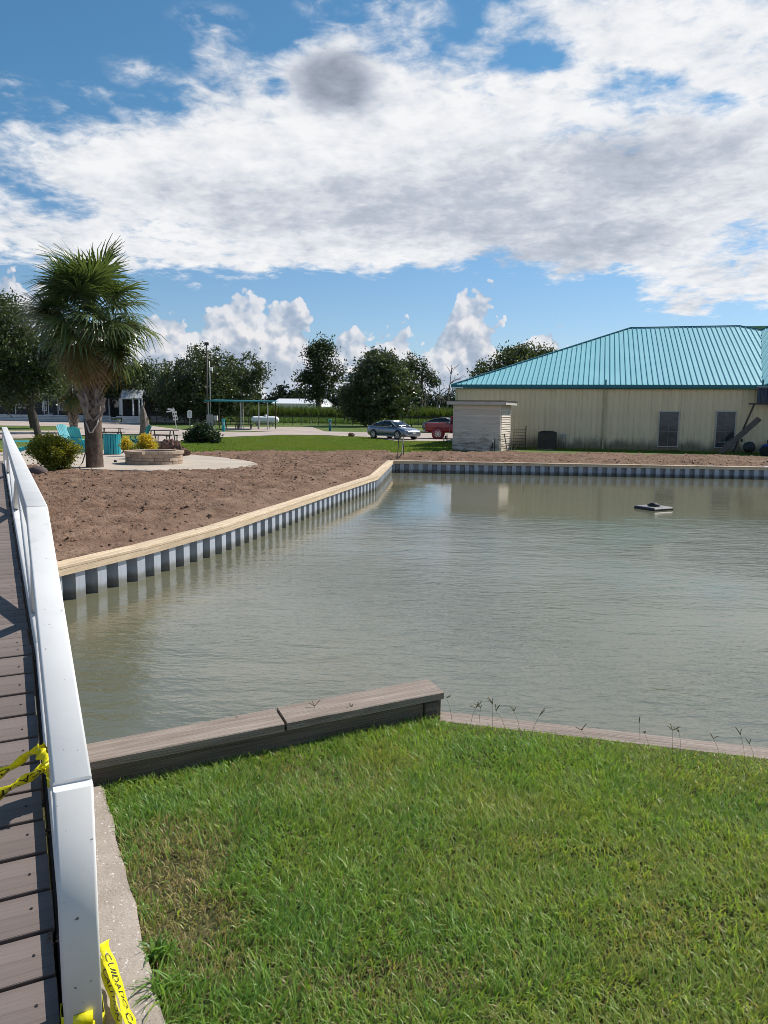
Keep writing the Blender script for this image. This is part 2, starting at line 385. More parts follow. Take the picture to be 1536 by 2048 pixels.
M['pile'] = mat('grey_vinyl', (.37, .41, .47), (.43, .465, .53), 3, .45, .08, 20, vary=.06, extra=chain(blotch((.22, .22, .19), 5, .5, .8, .5, (1, 1, .3)), scum))
M['pine'] = mat('new_pine', (.54, .415, .275), (.68, .545, .39), 3, .7, .25, 24, stretch=(1, 6, 6), vary=.12, extra=wood_extra((.34, .20, .09), .6), dist=.006)
M['grey_wood'] = mat('weathered_wood', (.245, .195, .16), (.41, .34, .29), 2.5, .85, .7, 14, stretch=(.6, 9, 9), vary=.08, extra=wood_extra((.10, .065, .05), .85), dist=.01)
M['dark_wood'] = mat('dark_brown_wood', (.11, .085, .068), (.19, .15, .12), 3, .85, .6, 14, stretch=(.6, 9, 9), extra=wood_extra((.03, .022, .018), .8), dist=.01)  # same grain as weathered_wood in a darker brown
M['deck'] = mat('deck_composite', (.150, .118, .105), (.205, .165, .150), 2.2, .75, .35, 22, stretch=(.5, 7, 7), vary=.12, extra=chain(blotch((.30, .26, .24), 3.5, .62, .85, .35), wood_extra((.085, .065, .06), .5)), dist=.006)
M['white_metal'] = mat('white_painted_steel', (.66, .655, .645), (.72, .715, .70), 3, .55, .05, 30, extra=chain(blotch((.50, .50, .50), 7, .56, .75, .55), blotch((.46, .44, .40), 3, .58, .75, .4, (1, 1, .25)), blotch((.12, .10, .08), 30, .675, .69, .9)), dist=.003)
M['white'] = mat('white_paint', (.70, .70, .70), (.80, .80, .79), 4, .6)
M['black'] = mat('black_plastic', (.016, .016, .017), (.03, .03, .03), 6, .55)
M['dark_metal'] = mat('dark_brown_metal', (.035, .026, .022), (.055, .042, .036), 6, .55)
M['steel'] = mat('galvanized_steel', (.42, .43, .43), (.52, .53, .53), 6, .45, metal=.6)
M['teal'] = mat('teal_plastic', (.012, .30, .36), (.02, .38, .44), 4, .5, vary=.08)
M['teal_dark'] = mat('dark_teal_trim', (.008, .13, .17), (.012, .17, .21), 4, .5)
M['roof'] = mat('turquoise_metal_roof', (.25, .545, .595), (.29, .585, .635), .5, .42, .04, 3, spec=.5, vary=.03, extra=blotch((.21, .49, .54), .9, .6, .8, .35))
M['seam'] = mat('roof_seam', (.06, .30, .34), None, 1, .5)
M['wall'] = mat('cream_metal_siding', (.50, .455, .285), (.56, .51, .33), .7, .5, 0, vary=.05, extra=chain(blotch((.36, .33, .19), 2.2, .5, .8, .5, (1, 1, .22))))
M['black_glass'] = mat('dark_glass', (.012, .014, .017), None, 1, .06, spec=.6)
M['siding'] = mat('weathered_clapboard', (.52, .45, .39), (.62, .55, .48), 2, .8, .2, 20, stretch=(.5, .5, 4), vary=.09, extra=chain(blotch((.15, .115, .085), 2.6, .5, .78, .75, (.5, .5, 3))))
M['bark'] = mat('oak_bark', (.075, .062, .05), (.13, .11, .09), 6, .95, .9, 18, stretch=(3, 3, .7), spec=.1, dist=.04)
M['palm_bark'] = mat('palm_bark', (.095, .068, .054), (.185, .14, .115), 5, .95, .9, 30, stretch=(2, 2, 1), spec=.1, vary=.15, dist=.02)
M['boot'] = mat('palm_leaf_base', (.20, .168, .145), (.32, .28, .245), 7, .9, .6, 30, spec=.1, vary=.22, extra=blotch((.09, .06, .045), 6, .5, .7, .7), dist=.01)
M['dead_grey_wood'] = mat('driftwood', (.16, .13, .11), (.30, .26, .23), 5, .95, .9, 20, stretch=(3, 3, .5), spec=.1, extra=blotch((.05, .036, .03), 5, .5, .65, .8, (3, 3, .5)), dist=.03)
M['lava'] = mat('brown_lava_rock', (.10, .058, .046), (.21, .135, .11), 5, .95, 1.0, 22, spec=.1, dist=.05)
M['dark_stone'] = mat('dark_stone', (.07, .05, .05), (.12, .085, .08), 4, .8, .6, 20, dist=.02)
M['brick'] = mat('tan_block', (.36, .27, .205), (.46, .365, .285), 5, .95, .7, 50, spec=.15, vary=.20, extra=blotch((.23, .165, .125), 7, .55, .75, .6), dist=.008)
M['cabin'] = mat('dark_cabin_siding', (.020, .022, .028), (.032, .035, .042), 2, .8)
M['skirt'] = mat('grey_white_lattice', (.52, .53, .54), (.64, .65, .66), 3, .8, vary=.1)
M['metal_roof'] = mat('pale_metal_roof', (.56, .58, .61), (.66, .68, .70), 1, .4, metal=.3, vary=.05)
M['car_silver'] = mat('silver_blue_paint', (.22, .25, .31), None, 1, .3, metal=.7, coat=.6)
M['car_red'] = mat('dark_red_paint', (.30, .012, .02), None, 1, .3, coat=.6)
M['car_dark'] = mat('charcoal_paint', (.16, .17, .19), None, 1, .25, coat=.6)
M['rubber'] = mat('tyre_rubber', (.013, .013, .014), None, 1, .85)
M['alloy'] = mat('wheel_alloy', (.55, .56, .58), None, 1, .3, metal=.8)
M['red_lens'] = mat('red_lens', (.35, .01, .01), None, 1, .2)
M['clear_lens'] = mat('clear_lens', (.6, .62, .65), None, 1, .12)
M['tank'] = mat('white_tank_paint', (.78, .78, .76), (.84, .84, .82), 1.5, .4)
M['tape'] = mat('yellow_tape', (.80, .71, .008), (.86, .78, .015), 6, .35, .35, 26, dist=.01)
M['ink'] = mat('black_ink', (.012, .012, .012), None, 1, .5)
M['blue'] = mat('blue_panel', (.010, .022, .055), (.014, .03, .07), 3, .4, vary=.06)
M['mower_blue'] = mat('blue_tarp', (.006, .03, .22), (.01, .045, .30), 5, .35, .4, 12, dist=.03)
M['hill'] = M['grass']
# ------------------------------------------------------------------ ground, pond, seawall
WATER = -.75
CAP = -.25
cap_px = [(118, 1134), (287, 1094.5), (447, 1052), (569, 1012.5), (677, 977), (756, 951.6), (787, 921.5)]
front = [at_z(x, y, CAP) for x, y in cap_px]
d0 = (front[0] - front[1]).normalized()
front = [front[0] + d0 * 7.0] + front
fc = at_z(1536, 934.5, CAP); df = (fc - front[-1]).normalized()
front.append(fc); front.append(fc + df * 16)
WALL = [Vector((p.x, p.y)) for p in front]                      # front edge of the cap, pond side
def offset_path(path, d):                                       # to the left of travel = land side
    out = []
    for i, p in enumerate(path):
        a = (p - path[i - 1]).normalized() if i else (path[1] - p).normalized()
        b = (path[i + 1] - p).normalized() if i < len(path) - 1 else a
        na, nb = Vector((-a.y, a.x)), Vector((-b.y, b.x)); n = (na + nb).normalized()
        out.append(p + n * (d / max(.3, n.dot(na))))
    return out
BACK = offset_path(WALL, .27)
MIDP = offset_path(WALL, .15)
# near bank
plank_f = [at_z(188, 1522, .15), at_z(888, 1385, .15)]; plank_b = [at_z(175, 1487, .15), at_z(855, 1358, .15)]
low_b = [at_z(885, 1422, -.03), at_z(1536, 1495, -.03)]; low_f = [at_z(1040, 1470, -.03), at_z(1536, 1525, -.03)]
dl = (plank_f[1] - plank_f[0]).normalized(); dl2 = (low_b[1] - low_b[0]).normalized()
nearl = [plank_f[0].xy - dl.xy * 5, plank_f[1].xy + Vector((.05, .10)), (low_b[0] + dl2 * .02).xy - Vector((0, .07)), low_b[1].xy - Vector((0, .07)) + dl2.xy * 24]
dirt_top = [(-300, 930), (-150, 925), (60, 920), (330, 909), (380, 906.5), (520, 903.5), (640, 904.5), (720, 902.5), (770, 905), (800, 909), (850, 906), (905, 903), (1010, 905), (1100, 906), (1250, 908.5), (1400, 911.5), (1536, 915), (1800, 922)]
DTOP = [ground_at(*p) for p in dirt_top]
hole = [(p.x, p.y - 1.3) for p in DTOP] + [(34, DTOP[-1].y - 1.3), (34, -40), (-34, -40), (-34, DTOP[0].y - 1.3)]
big = [(-2500, 2600), (-2500, -60), (2500, -60), (2500, 2600)]
ground = tag(sheet('ground', big, M['grass'], 0.0, 4.0, holes=[hole]), kind='structure')
wm = bpy.data.materials.new('pond_water'); wm.use_nodes = True; N = NT(wm.node_tree); b = wm.node_tree.nodes['Principled BSDF']
co = N.new('ShaderNodeTexCoord').outputs['Object']
N.put(b.inputs['Base Color'], N.ramp(N.noise(co, .12, 3), [(.3, (.130, .127, .080)), (.7, (.146, .142, .092))]))
b.inputs['Roughness'].default_value = .035; b.inputs['IOR'].default_value = 1.95
cw = N.vmath('MULTIPLY', co, (1.0, 2.1, 1.0))
h1 = N.noise(cw, 1.15, 3, .5, dist=.4); h2 = N.noise(cw, 4.2, 4, .6, dist=.3); h3 = N.noise(cw, 13.0, 3, .6)
gust = N.smooth(N.noise(co, .16, 3, .5), .36, .62, .35, 1.15)
calm = N.new('ShaderNodeSeparateXYZ'); N.put(calm.inputs[0], co)
shelter = N.smooth(calm.outputs[1], 19.5, 15.5, .16, 1.0)         # the far end lies in the lee of the building
h = N.math('MULTIPLY', N.math('ADD', N.math('MULTIPLY', h1, .030), N.math('ADD', N.math('MULTIPLY', h2, .0145), N.math('MULTIPLY', h3, .0040))), N.math('MULTIPLY', gust, shelter))
bn = N.new('ShaderNodeBump'); bn.inputs['Strength'].default_value = 1.0; bn.inputs['Distance'].default_value = 1.0
N.put(bn.inputs['Height'], h); N.put(b.inputs['Normal'], bn.outputs[0])
wpoly = [(-16, -8), (34, -8), (34, 36), (-16, 36)]
tag(sheet('pond_water', wpoly, wm, 0.0, zf=lambda y: WATER), kind='structure')

# seawall: sheet piles, fascia boards, cap boards
sw = thing('seawall', (0, 0, 0), 'grey corrugated sheet-pile seawall with new pine cap boards round the far pond bank', 'seawall')
PER = .40
def pile_mesh():
    d, t = .22, .014
    pr = [(-.215, .0), (-.125, .0), (-.085, d), (.085, d), (.125, 0), (.215, 0)]   # y=0 front, y=d recessed
    pr = [(-.2, d), (-.118, d), (-.085, 0), (.085, 0), (.118, d), (.2, d)]
    poly = pr + [(x, y + t) for x, y in reversed(pr)]
    return MB().prism(poly, -1.4, 0).mesh('sheet_pile')
pm = pile_mesh(); pm.materials.append(M['pile'])
def walk(path, step, start=0.0):
    out = []; pos = start
    acc = 0.0
    for a, b_ in zip(path[:-1], path[1:]):
        L = (b_ - a).length
        while pos <= acc + L:
            out.append((a + (b_ - a) * ((pos - acc) / L), math.atan2((b_ - a).y, (b_ - a).x))); pos += step
        acc += L
    return out
for p, ang in walk(offset_path(WALL, .045), PER, .2):
    if p.y < 4.5 or p.x > 24: continue
    link('sheet_pile', pm, None, sw, (p.x, p.y, CAP - .115), (0, 0, ang))
def board_run(path, name, z, w, h, off, length, mt, mb=.006):
    pth = offset_path(path, off)
    for i, (a, b_) in enumerate(zip(pth[:-1], pth[1:])):
        L = (b_ - a).length; n = max(1, round(L / length)); ang = math.atan2((b_ - a).y, (b_ - a).x)
        for k in range(n):
            l = L / n - .004; c = a + (b_ - a) * ((k + .5) / n)
            MB().box((0, 0, 0), (l + (.03 if n == 1 else 0), w, h), bev=mb).build(name, mt, sw, loc=(c.x, c.y, z + (.0025 if i % 2 else 0)), rot=(0, 0, ang))
board_run(WALL, 'cap_board', CAP - .02, .145, .04, .078, 3.6, M['pine'])
board_run(WALL, 'cap_board', CAP - .02, .135, .04, .222, 3.0, M['pine'])
board_run(WALL, 'fascia_board', CAP - .042 - .045, .038, .09, .028, 3.6, M['pine'])

# raw dirt bank (displaced sheet with clods)
DP = [tuple(p) for p in offset_path(WALL, .14)[:-1]] + [(p.x, p.y) for p in reversed(DTOP)] + [(-20, 24), (-20, 4)]
def dirt_sheet(name, x0, x1, y0, y1, st):
    gx, gy = np.meshgrid(np.arange(x0, x1, st), np.arange(y0, y1, st)); x, y = gx.ravel(), gy.ravel()
    e = (fbm(x * 1.3, y * 1.3, 5) - .5) * 1.1
    ins = in_poly(x, y + e * (y > 26) * 1.2, DP) & ~in_poly(x, y, PIN)
    big_ = (fbm(x * .45, y * .45, 3, 3) - .5) * .16; mid = np.abs(fbm(x * 2.1, y * 2.1, 9, 4) - .5); fine = fbm(x * 7, y * 7, 21, 3)
    far = np.clip((y - 31.8) / 1.0, 0, 1) * np.clip((x - 1.5) / 2, 0, 1)
    z = np.interp(y, [9, 24, 35, 60], [-.27, -.15, -.2, -.27]) + .035 + big_ * .7 - mid * .14 + (fine - .5) * .10 + (fbm(x * .9 + y * .5, y * 4.5 - x * 2.2, 63, 3) - .5) * .11 + (fbm(x * 13, y * 13, 27, 2) - .5) * .10 - np.clip(.5 - np.abs(fbm(x * 4.3, y * 4.3, 91, 3) - .5) * 9, 0, .5) * .07 + .03 * (1 - far) + far * .09 * (fbm(x * 1.1, y * 3, 31) - .35)
    # settle against the cap boards
    dmin = np.full(x.shape, 9.0); P2 = offset_path(WALL, .14)
    for a, b_ in zip(P2[:-1], P2[1:]):
        ab = b_ - a; t = np.clip(((x - a.x) * ab.x + (y - a.y) * ab.y) / ab.length_squared, 0, 1)
        dmin = np.minimum(dmin, np.hypot(x - a.x - t * ab.x, y - a.y - t * ab.y))
    k = np.clip((dmin - .05) / 1.1, 0, 1); k = k * k * (3 - 2 * k); z = z * k + (CAP - .025 + .5 * (fine - .5) * .05) * (1 - k)
    nx = gx.shape[1]; ny = gx.shape[0]; idx = np.arange(nx * ny).reshape(ny, nx)
    f = np.stack([idx[:-1, :-1], idx[:-1, 1:], idx[1:, 1:], idx[1:, :-1]], -1).reshape(-1, 4)
    f = f[ins[f].all(1)]; used = np.unique(f); mp = np.zeros(nx * ny, np.int64); mp[used] = np.arange(len(used))
    v = np.stack([x, y, z], -1)[used]
    return tag(link(name, np_mesh(name, v, mp[f], smooth=True), M['dirt']), kind='structure'), v
pt = [(-140, 930), (60, 934), (110, 940), (215, 944), (330, 946.5), (430, 943.5), (480, 940), (505, 936.5), (515, 933), (512, 930), (500, 926.5), (450, 919), (390, 913), (300, 908), (280, 903), (0, 902), (-140, 903)]
PAT = [ground_at(*p).xy for p in pt]; pcn = sum(PAT, Vector((0, 0))) / len(PAT)
PIN = [tuple(p - (p - pcn).normalized() * .22) for p in PAT]
dirt, dv = dirt_sheet('dirt_bank', -14, 24, 5, 41, .07)
# loose clods
sel = dv[(dv[:, 1] < 34)]; pick = sel[RNG.integers(0, len(sel), 7000)]
ico = np.array([(0, 0, 1), (.89, 0, .45), (.28, .85, .45), (-.72, .53, .45), (-.72, -.53, .45), (.28, -.85, .45), (.72, .53, -.45), (-.28, .85, -.45), (-.89, 0, -.45), (-.28, -.85, -.45), (.72, -.53, -.45), (0, 0, -1)])
icf = np.array([(0, 1, 2), (0, 2, 3), (0, 3, 4), (0, 4, 5), (0, 5, 1), (1, 6, 2), (2, 7, 3), (3, 8, 4), (4, 9, 5), (5, 10, 1), (2, 6, 7), (3, 7, 8), (4, 8, 9), (5, 9, 10), (1, 10, 6), (6, 11, 7), (7, 11, 8), (8, 11, 9), (9, 11, 10), (10, 11, 6)])
s_ = (.008 + .034 * RNG.random((len(pick), 1, 1)) ** 3); vv = pick[:, None, :] + ico[None] * s_ * (.6 + .8 * RNG.random((len(pick), 12, 3))) * np.array([1.2, 1.2, .8])
ff = (icf[None] + np.arange(len(pick))[:, None, None] * 12).reshape(-1, 3)
tag(link('dirt_clods', np_mesh('dirt_clods', vv.reshape(-1, 3), ff), M['clod']), 'loose brown clods scattered over the raw dirt bank', 'dirt', kind='stuff')

# roads, patio, slab
rd = [(-300, 884), (0, 879), (70, 877), (200, 869), (285, 869), (292, 884), (351, 883.5), (437, 875), (560, 870.5), (640, 870.5), (740, 874.5), (790, 882), (907, 883), (1000, 884), (1000, 866), (835, 866.5), (740, 865), (650, 863.5), (624, 854.5), (450, 854), (449, 861), (560, 864.7), (440, 864), (373, 861), (296, 851.5), (296, 845), (200, 843.5), (100, 841.5), (0, 841), (-300, 840), (-300, 850), (0, 851.5), (120, 853), (167, 857), (120, 861.5), (0, 862), (-300, 865)]
tag(sheet('road', [ground_at(*p).xy for p in rd], M['road'], .03, 3.0), kind='structure')
pz = lambda y: terrain(y) + .075
pf = sheet('patio', PAT, M['patio'], 0.0, 2.0, zf=pz)
me = pf.data; import bmesh
bm = bmesh.new(); bm.from_mesh(me); ex = bmesh.ops.extrude_face_region(bm, geom=bm.faces[:])
for v in [g_ for g_ in ex['geom'] if isinstance(g_, bmesh.types.BMVert)]: v.co.z -= .14
bmesh.ops.recalc_face_normals(bm, faces=bm.faces[:]); bm.to_mesh(me); bm.free(); tag(pf, kind='structure')
for p in me.polygons: p.use_smooth = False
# ------------------------------------------------------------------ footbridge with white rail
R0 = at_y(187, 1570, 1.889); Rb = at_y(95.8, 1010.8, 3.63); Rf = at_y(14, 854, 15.5)
e1 = (Rb - R0).xy.normalized(); e2 = (Rf - Rb).xy.normalized(); E_ = (e1 + e2 * 2).normalized()
WL = Vector((-e1.y, e1.x))                                        # towards the deck (left)
SB, SF = (Rb - R0).xy.length, (Rb - R0).xy.length + (Rf - Rb).xy.length
RH = R0.z - .02                                                   # rail height above the deck
def rail_xy(s): return R0.xy + e1 * s if s <= SB else Rb.xy + e2 * (s - SB)
def rail_z(s): return R0.z + (Rb.z - R0.z) * min(s, SB) / SB + (max(s, SB) - SB) / (SF - SB) * (Rf.z - Rb.z) if s > 0 else R0.z
def deck_z(s): return rail_z(max(s, 0)) - RH
RW = .098
bridge = thing('footbridge', (R0.x, R0.y, 0), 'arched footbridge with brown plank deck and white square-tube truss railing', 'footbridge')
def L3(s, lat, z):                                                # local point: along, towards deck, height
    p = rail_xy(s) + WL * lat; return Vector((p.x - R0.x, p.y - R0.y, z))
def rbar(a, b_, w, h, r=.012):
    a, b_ = Vector(a), Vector(b_); d = (b_ - a).normalized(); sd = d.cross(Vector((0, 0, 1))) if abs(d.z) < .99 else Vector((e1.y, -e1.x, 0))
    sd = sd.normalized(); u = sd.cross(d); prof = []
    for cx, cy, a0 in ((w / 2 - r, h / 2 - r, 0), (-w / 2 + r, h / 2 - r, 90), (-w / 2 + r, -h / 2 + r, 180), (w / 2 - r, -h / 2 + r, 270)):
        for k in range(4): t = R(a0 + 30 * k); prof.append((cx + r * math.cos(t), cy + r * math.sin(t)))
    n = len(prof); m_ = MB()
    m_.add([a + sd * x + u * y for x, y in prof] + [b_ + sd * x + u * y for x, y in prof],
           [tuple(range(n)), tuple(range(2 * n - 1, n - 1, -1))] + [(k, n + k, n + (k + 1) % n, (k + 1) % n) for k in range(n)])
    return m_
def rpart(name, a, b_, w, h, r=.012):
    o = rbar(a, b_, w, h, r).build(name, M['white_metal'], bridge)
    for p in o.data.polygons: p.use_smooth = len(p.vertices) == 4
    return o
c_ = RW / 2
def vbar(s, z0, z1, w, wy, name='post'):
    p = L3(s, c_, 0); o = rbar((p.x, p.y, z0), (p.x, p.y, z1), w, wy, .008).build(name, M['white_metal'], bridge)
    for q in o.data.polygons: q.use_smooth = len(q.vertices) == 4
vbar(c_, -.02, R0.z - .001, RW, RW, 'end_post')
rpart('top_rail', L3(.5 * RW, c_, rail_z(.5 * RW) - c_), L3(SB + .012, c_, rail_z(SB) - c_ - .002), RW, RW, .008)
rpart('top_rail', L3(SB, c_, rail_z(SB) - c_ - .001), L3(SF, c_, rail_z(SF) - c_), RW, RW, .008)
rpart('bottom_rail', L3(.1, c_, deck_z(.1) + .025), L3(SB, c_, deck_z(SB) + .025), .075, .075)
rpart('bottom_rail', L3(SB + .001, c_, deck_z(SB) + .024), L3(SF, c_, deck_z(SF) + .025), .075, .075)
TH = .066
vbar(.95, deck_z(.95) + .06, rail_z(.95) - .08, TH, TH)
N1, T1, N2, T2, N3 = 2.55, 4.9, 7.3, 9.9, 12.2
for a, ta, b_, tb in ((SB, 1, N1, 0), (N1, 0, T1, 1), (T1, 1, N2, 0), (N2, 0, T2, 1), (T2, 1, N3, 0)):
    za = rail_z(a) - .09 if ta else deck_z(a) + .06; zb = rail_z(b_) - .09 if tb else deck_z(b_) + .06
    rpart('brace', L3(a, c_, za), L3(b_, c_, zb), TH, TH)
vbar(SF - .06, deck_z(SF), rail_z(SF) - .09, RW, RW, 'end_post')
# deck boards and the steel stringer beneath
s = -1.6; k = 0; BW = .152
while s < SF + .6:
    sl = math.atan2(deck_z(s + .08) - deck_z(s), .08) if s > -.05 else 0
    pc = L3(s + BW / 2, .104 + 1.0, deck_z(s + BW / 2) - .016 + random.uniform(-.0012, .0012)); ev = e1 if s < SB else e2
    wv = Vector((-ev.y, ev.x, 0)); ex = Vector((ev.x * math.cos(sl), ev.y * math.cos(sl), math.sin(sl))); uz = ex.cross(wv)
    m_ = Matrix(((wv.x, ex.x, -uz.x * -1, pc.x), (wv.y, ex.y, uz.y, pc.y), (wv.z, ex.z, uz.z, pc.z), (0, 0, 0, 1)))
    o = MB().box((0, 0, 0), (2.0 + random.uniform(-.012, .012), BW - .003, .03), bev=.0025).build('deck_board', M['deck'], bridge)
    o.matrix_local = m_
    s += BW / (math.cos(sl)) * (1.0); k += 1
    if s > 9 and k % 1 == 0: BW = .152
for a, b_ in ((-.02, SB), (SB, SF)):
    rbar(L3(a, .088, deck_z(a) - .11), L3(b_, .088, deck_z(b_) - .11), .02, .16, .004).build('gap_shade_plate', M['dark_metal'], bridge)  # added dark plate, stands in for the shade between deck and rail
for lat in (.25, 1.9):
    rbar(L3(-1.5, lat, -.075), L3(0, lat, -.075), .06, .09).build('stringer', M['dark_metal'], bridge)
    rbar(L3(0, lat, deck_z(0) - .09), L3(SB, lat, deck_z(SB) - .09), .06, .11).build('stringer', M['dark_metal'], bridge)
    rbar(L3(SB, lat, deck_z(SB) - .091), L3(SF, lat, deck_z(SF) - .09), .06, .11).build('stringer', M['dark_metal'], bridge)

# concrete abutment slab beside the rail
sa, sb_ = at_z(207, 1568, .03), at_z(322, 2010, .03); sd_ = (sb_ - sa).xy.normalized(); near_e = sb_.xy + sd_ * 3.2
lft = Vector((-sd_.y, sd_.x)) * -1 if (-sd_.y) > 0 else Vector((-sd_.y, sd_.x))
def edge_pts(p, q, n, amp, seed):
    out = []
    for k in range(n + 1):
        t = k / n; v = p + (q - p) * t; j = noise.noise(Vector((t * n * .37, seed, 0))) * amp + noise.noise(Vector((t * n * 1.3, seed, 4))) * amp * .5
        out.append(v + Vector((-(q - p).normalized().y, (q - p).normalized().x)) * j)
    return out
cw_ = .17
redge = edge_pts(sa.xy, near_e, 60, .012, 2)
lslab = [p + lft * cw_ for p in (near_e, sa.xy)]
m_ = MB(); m_.prism([tuple(p) for p in reversed([*redge, *lslab])], -.25, .03); sl_o = m_.build('concrete_slab', M['slab'])
bm = bmesh.new(); bm.from_mesh(sl_o.data)
top_e = [e for e in bm.edges if all(abs(v.co.z - .03) < 1e-4 for v in e.verts)]
bmesh.ops.bevel(bm, geom=top_e, offset=.012, segments=2, affect='EDGES'); bm.to_mesh(sl_o.data); bm.free()
tag(sl_o, kind='structure')

# ------------------------------------------------------------------ weathered timber bulkheads of the near bank
tb = thing('timber_bulkhead', (plank_f[1].x, plank_f[1].y, 0), 'raised weathered timber bulkhead with grey plank top at the near bank', 'bulkhead')
o0 = Vector((plank_f[1].x, plank_f[1].y, 0))
pf0 = plank_f[0] - (plank_f[1] - plank_f[0]).normalized() * 3.2; pb0 = plank_b[0] - (plank_b[1] - plank_b[0]).normalized() * 3.2
def lerp(a, b_, t): return a + (b_ - a) * t
Lf = (plank_f[1] - pf0).length
tj = 1 - (plank_f[1] - at_z(572, 1447, .15)).length / Lf
for t0, t1, dz in ((0, tj - .0015, 0), (tj + .0015, 1, .003)):
    q = [lerp(pf0, plank_f[1], t0), lerp(pf0, plank_f[1], t1), lerp(pb0, plank_b[1], t1), lerp(pb0, plank_b[1], t0)]
    mid_f, mid_b = [lerp(q[0], q[3], .497), lerp(q[1], q[2], .497)], [lerp(q[0], q[3], .503), lerp(q[1], q[2], .503)]
    ax = (q[1] - q[0]).normalized(); ang = math.atan2(ax.y, ax.x); cen = sum(q, Vector()) / 4; Rz = Matrix.Rotation(-ang, 3, 'Z')
    for poly in ([q[0], q[1], q[2], q[3]],):
        n_ = 24; mm = MB(); row = []
        for i in range(n_ + 1):
            t = i / n_; wob = noise.noise(Vector((t * 9, t0 * 7, 1))) * .004; wob2 = noise.noise(Vector((t * 9, t0 * 7, 9))) * .004
            a = lerp(poly[0], poly[1], t); b_ = lerp(poly[3], poly[2], t); wv = (b_ - a).normalized()
            for z_, in_ in ((-.042, 0), (-.004, 0), (0, .005)):
                row.append(Rz @ (a + wv * (wob + in_) - cen) + Vector((0, 0, z_)))
            for z_, in_ in ((0, .005), (-.004, 0), (-.042, 0)):
                row.append(Rz @ (b_ + wv * (wob2 - in_) - cen) + Vector((0, 0, z_)))
        fs = [(i * 6 + k, i * 6 + (k + 1) % 6, (i + 1) * 6 + (k + 1) % 6, (i + 1) * 6 + k) for i in range(n_) for k in range(6)] + [tuple(range(5, -1, -1)), tuple(n_ * 6 + k for k in range(6))]
        mm.add(row, [tuple(reversed(f)) for f in fs]).build('cap_plank', M['grey_wood'], tb, loc=cen - o0 + Vector((0, 0, dz)), rot=(0, 0, ang))
axf = (plank_f[1] - pf0).normalized(); inw = Vector((-axf.y, axf.x, 0)); angf = math.atan2(axf.y, axf.x)
def face_board(s0, s1, z0, z1, inset, mt, name='face_board', th=.03):
    a = plank_f[1] - axf * s0; b_ = plank_f[1] - axf * s1; c = (a + b_) / 2 + inw * inset
    MB().box((0, 0, 0), ((s1 - s0), th, z1 - z0), bev=.004).build(name, mt, tb, loc=(c.x - o0.x, c.y - o0.y, (z0 + z1) / 2), rot=(0, 0, angf))
face_board(.125, Lf, -.10, .103, .035, M['dark_wood']); face_board(.035, .120, -.12, .1035, .028, M['dark_wood'], 'end_block', .05)
face_board(.02, Lf, -1.3, .10, .185, M['dark_wood'], 'back_board', .04)
face_board(.008, .034, -.12, .105, .10, M['dark_wood'], 'end_board', .17)
lb = thing('low_bulkhead', (low_b[0].x, low_b[0].y, 0), 'low timber bulkhead plank at the edge of the near lawn', 'bulkhead')
ang2 = math.atan2(dl2.y, dl2.x); n2 = Vector((dl2.y, -dl2.x, 0))
wlow = abs((low_f[1] - low_b[0]).dot(n2))
for i in range(5):
    s0 = i * 3.05 - .02; c = low_b[0] + dl2 * (s0 + 1.52) + n2 * (wlow / 2)
    MB().box((0, 0, 0), (3.043, wlow, .045), bev=.006).build('cap_plank', M['grey_wood'], lb, loc=(c.x - low_b[0].x, c.y - low_b[0].y, -.0525), rot=(0, 0, ang2))
    c = low_b[0] + dl2 * (s0 + 1.52) + n2 * .05
    MB().box((0, 0, 0), (3.043, .04, 1.2), bev=.004).build('sheathing_board', M['dark_wood'], lb, loc=(c.x - low_b[0].x, c.y - low_b[0].y, -.68), rot=(0, 0, ang2))

# ------------------------------------------------------------------ near lawn
lowf0 = low_b[0] + n2 * (wlow - .005)
LAWN = [tuple(pf0.xy + inw.xy * .02), tuple(plank_f[1].xy + inw.xy * .02), tuple(lowf0.xy), tuple((lowf0 + dl2 * 24).xy), (34, -40), (-34, -40), (-34, pf0.y)]
tag(sheet('lawn', LAWN, M['soil'], -.012, .5, zf=lambda y: 0.0), kind='structure')
dry_c = [(at_z(335, 1740, 0), .20, .30), (at_z(360, 1850, 0), .20, .16), (at_z(480, 1930, 0), .30, .10), (at_z(760, 1960, 0), .42, .10), (at_z(1330, 1870, 0), .25, .14), (at_z(650, 1545, 0), .34, .24)]
dry_k = [1.0, .9, .5, .35, .25, .25]
def dryness(x, y):
    d = np.zeros_like(x)
    for (c, rx, ry), k_ in zip(dry_c, dry_k):
        d = np.maximum(d, k_ * np.clip(1.35 - np.hypot((x - c.x) / rx, (y - c.y) / ry) + (fbm(x * 5, y * 5, 41) - .5) * 1.1, 0, 1))
    return d
def lawn_mask(x, y):
    m_ = in_poly(x, y, [LAWN[0], LAWN[1], LAWN[2], LAWN[3], (20, -3), (-9, -3)])
    rel = (x - sa.x) * lft.x + (y - sa.y) * lft.y
    m_ &= ((x - lowf0.x) * n2.x + (y - lowf0.y) * n2.y > .035 + .05 * (fbm(x * 4, y * 4, 88) - .4)) | (x < .33)
    return m_ & (rel < -.004 + .03 * (fbm(x * 9, y * 9, 77) - .5))
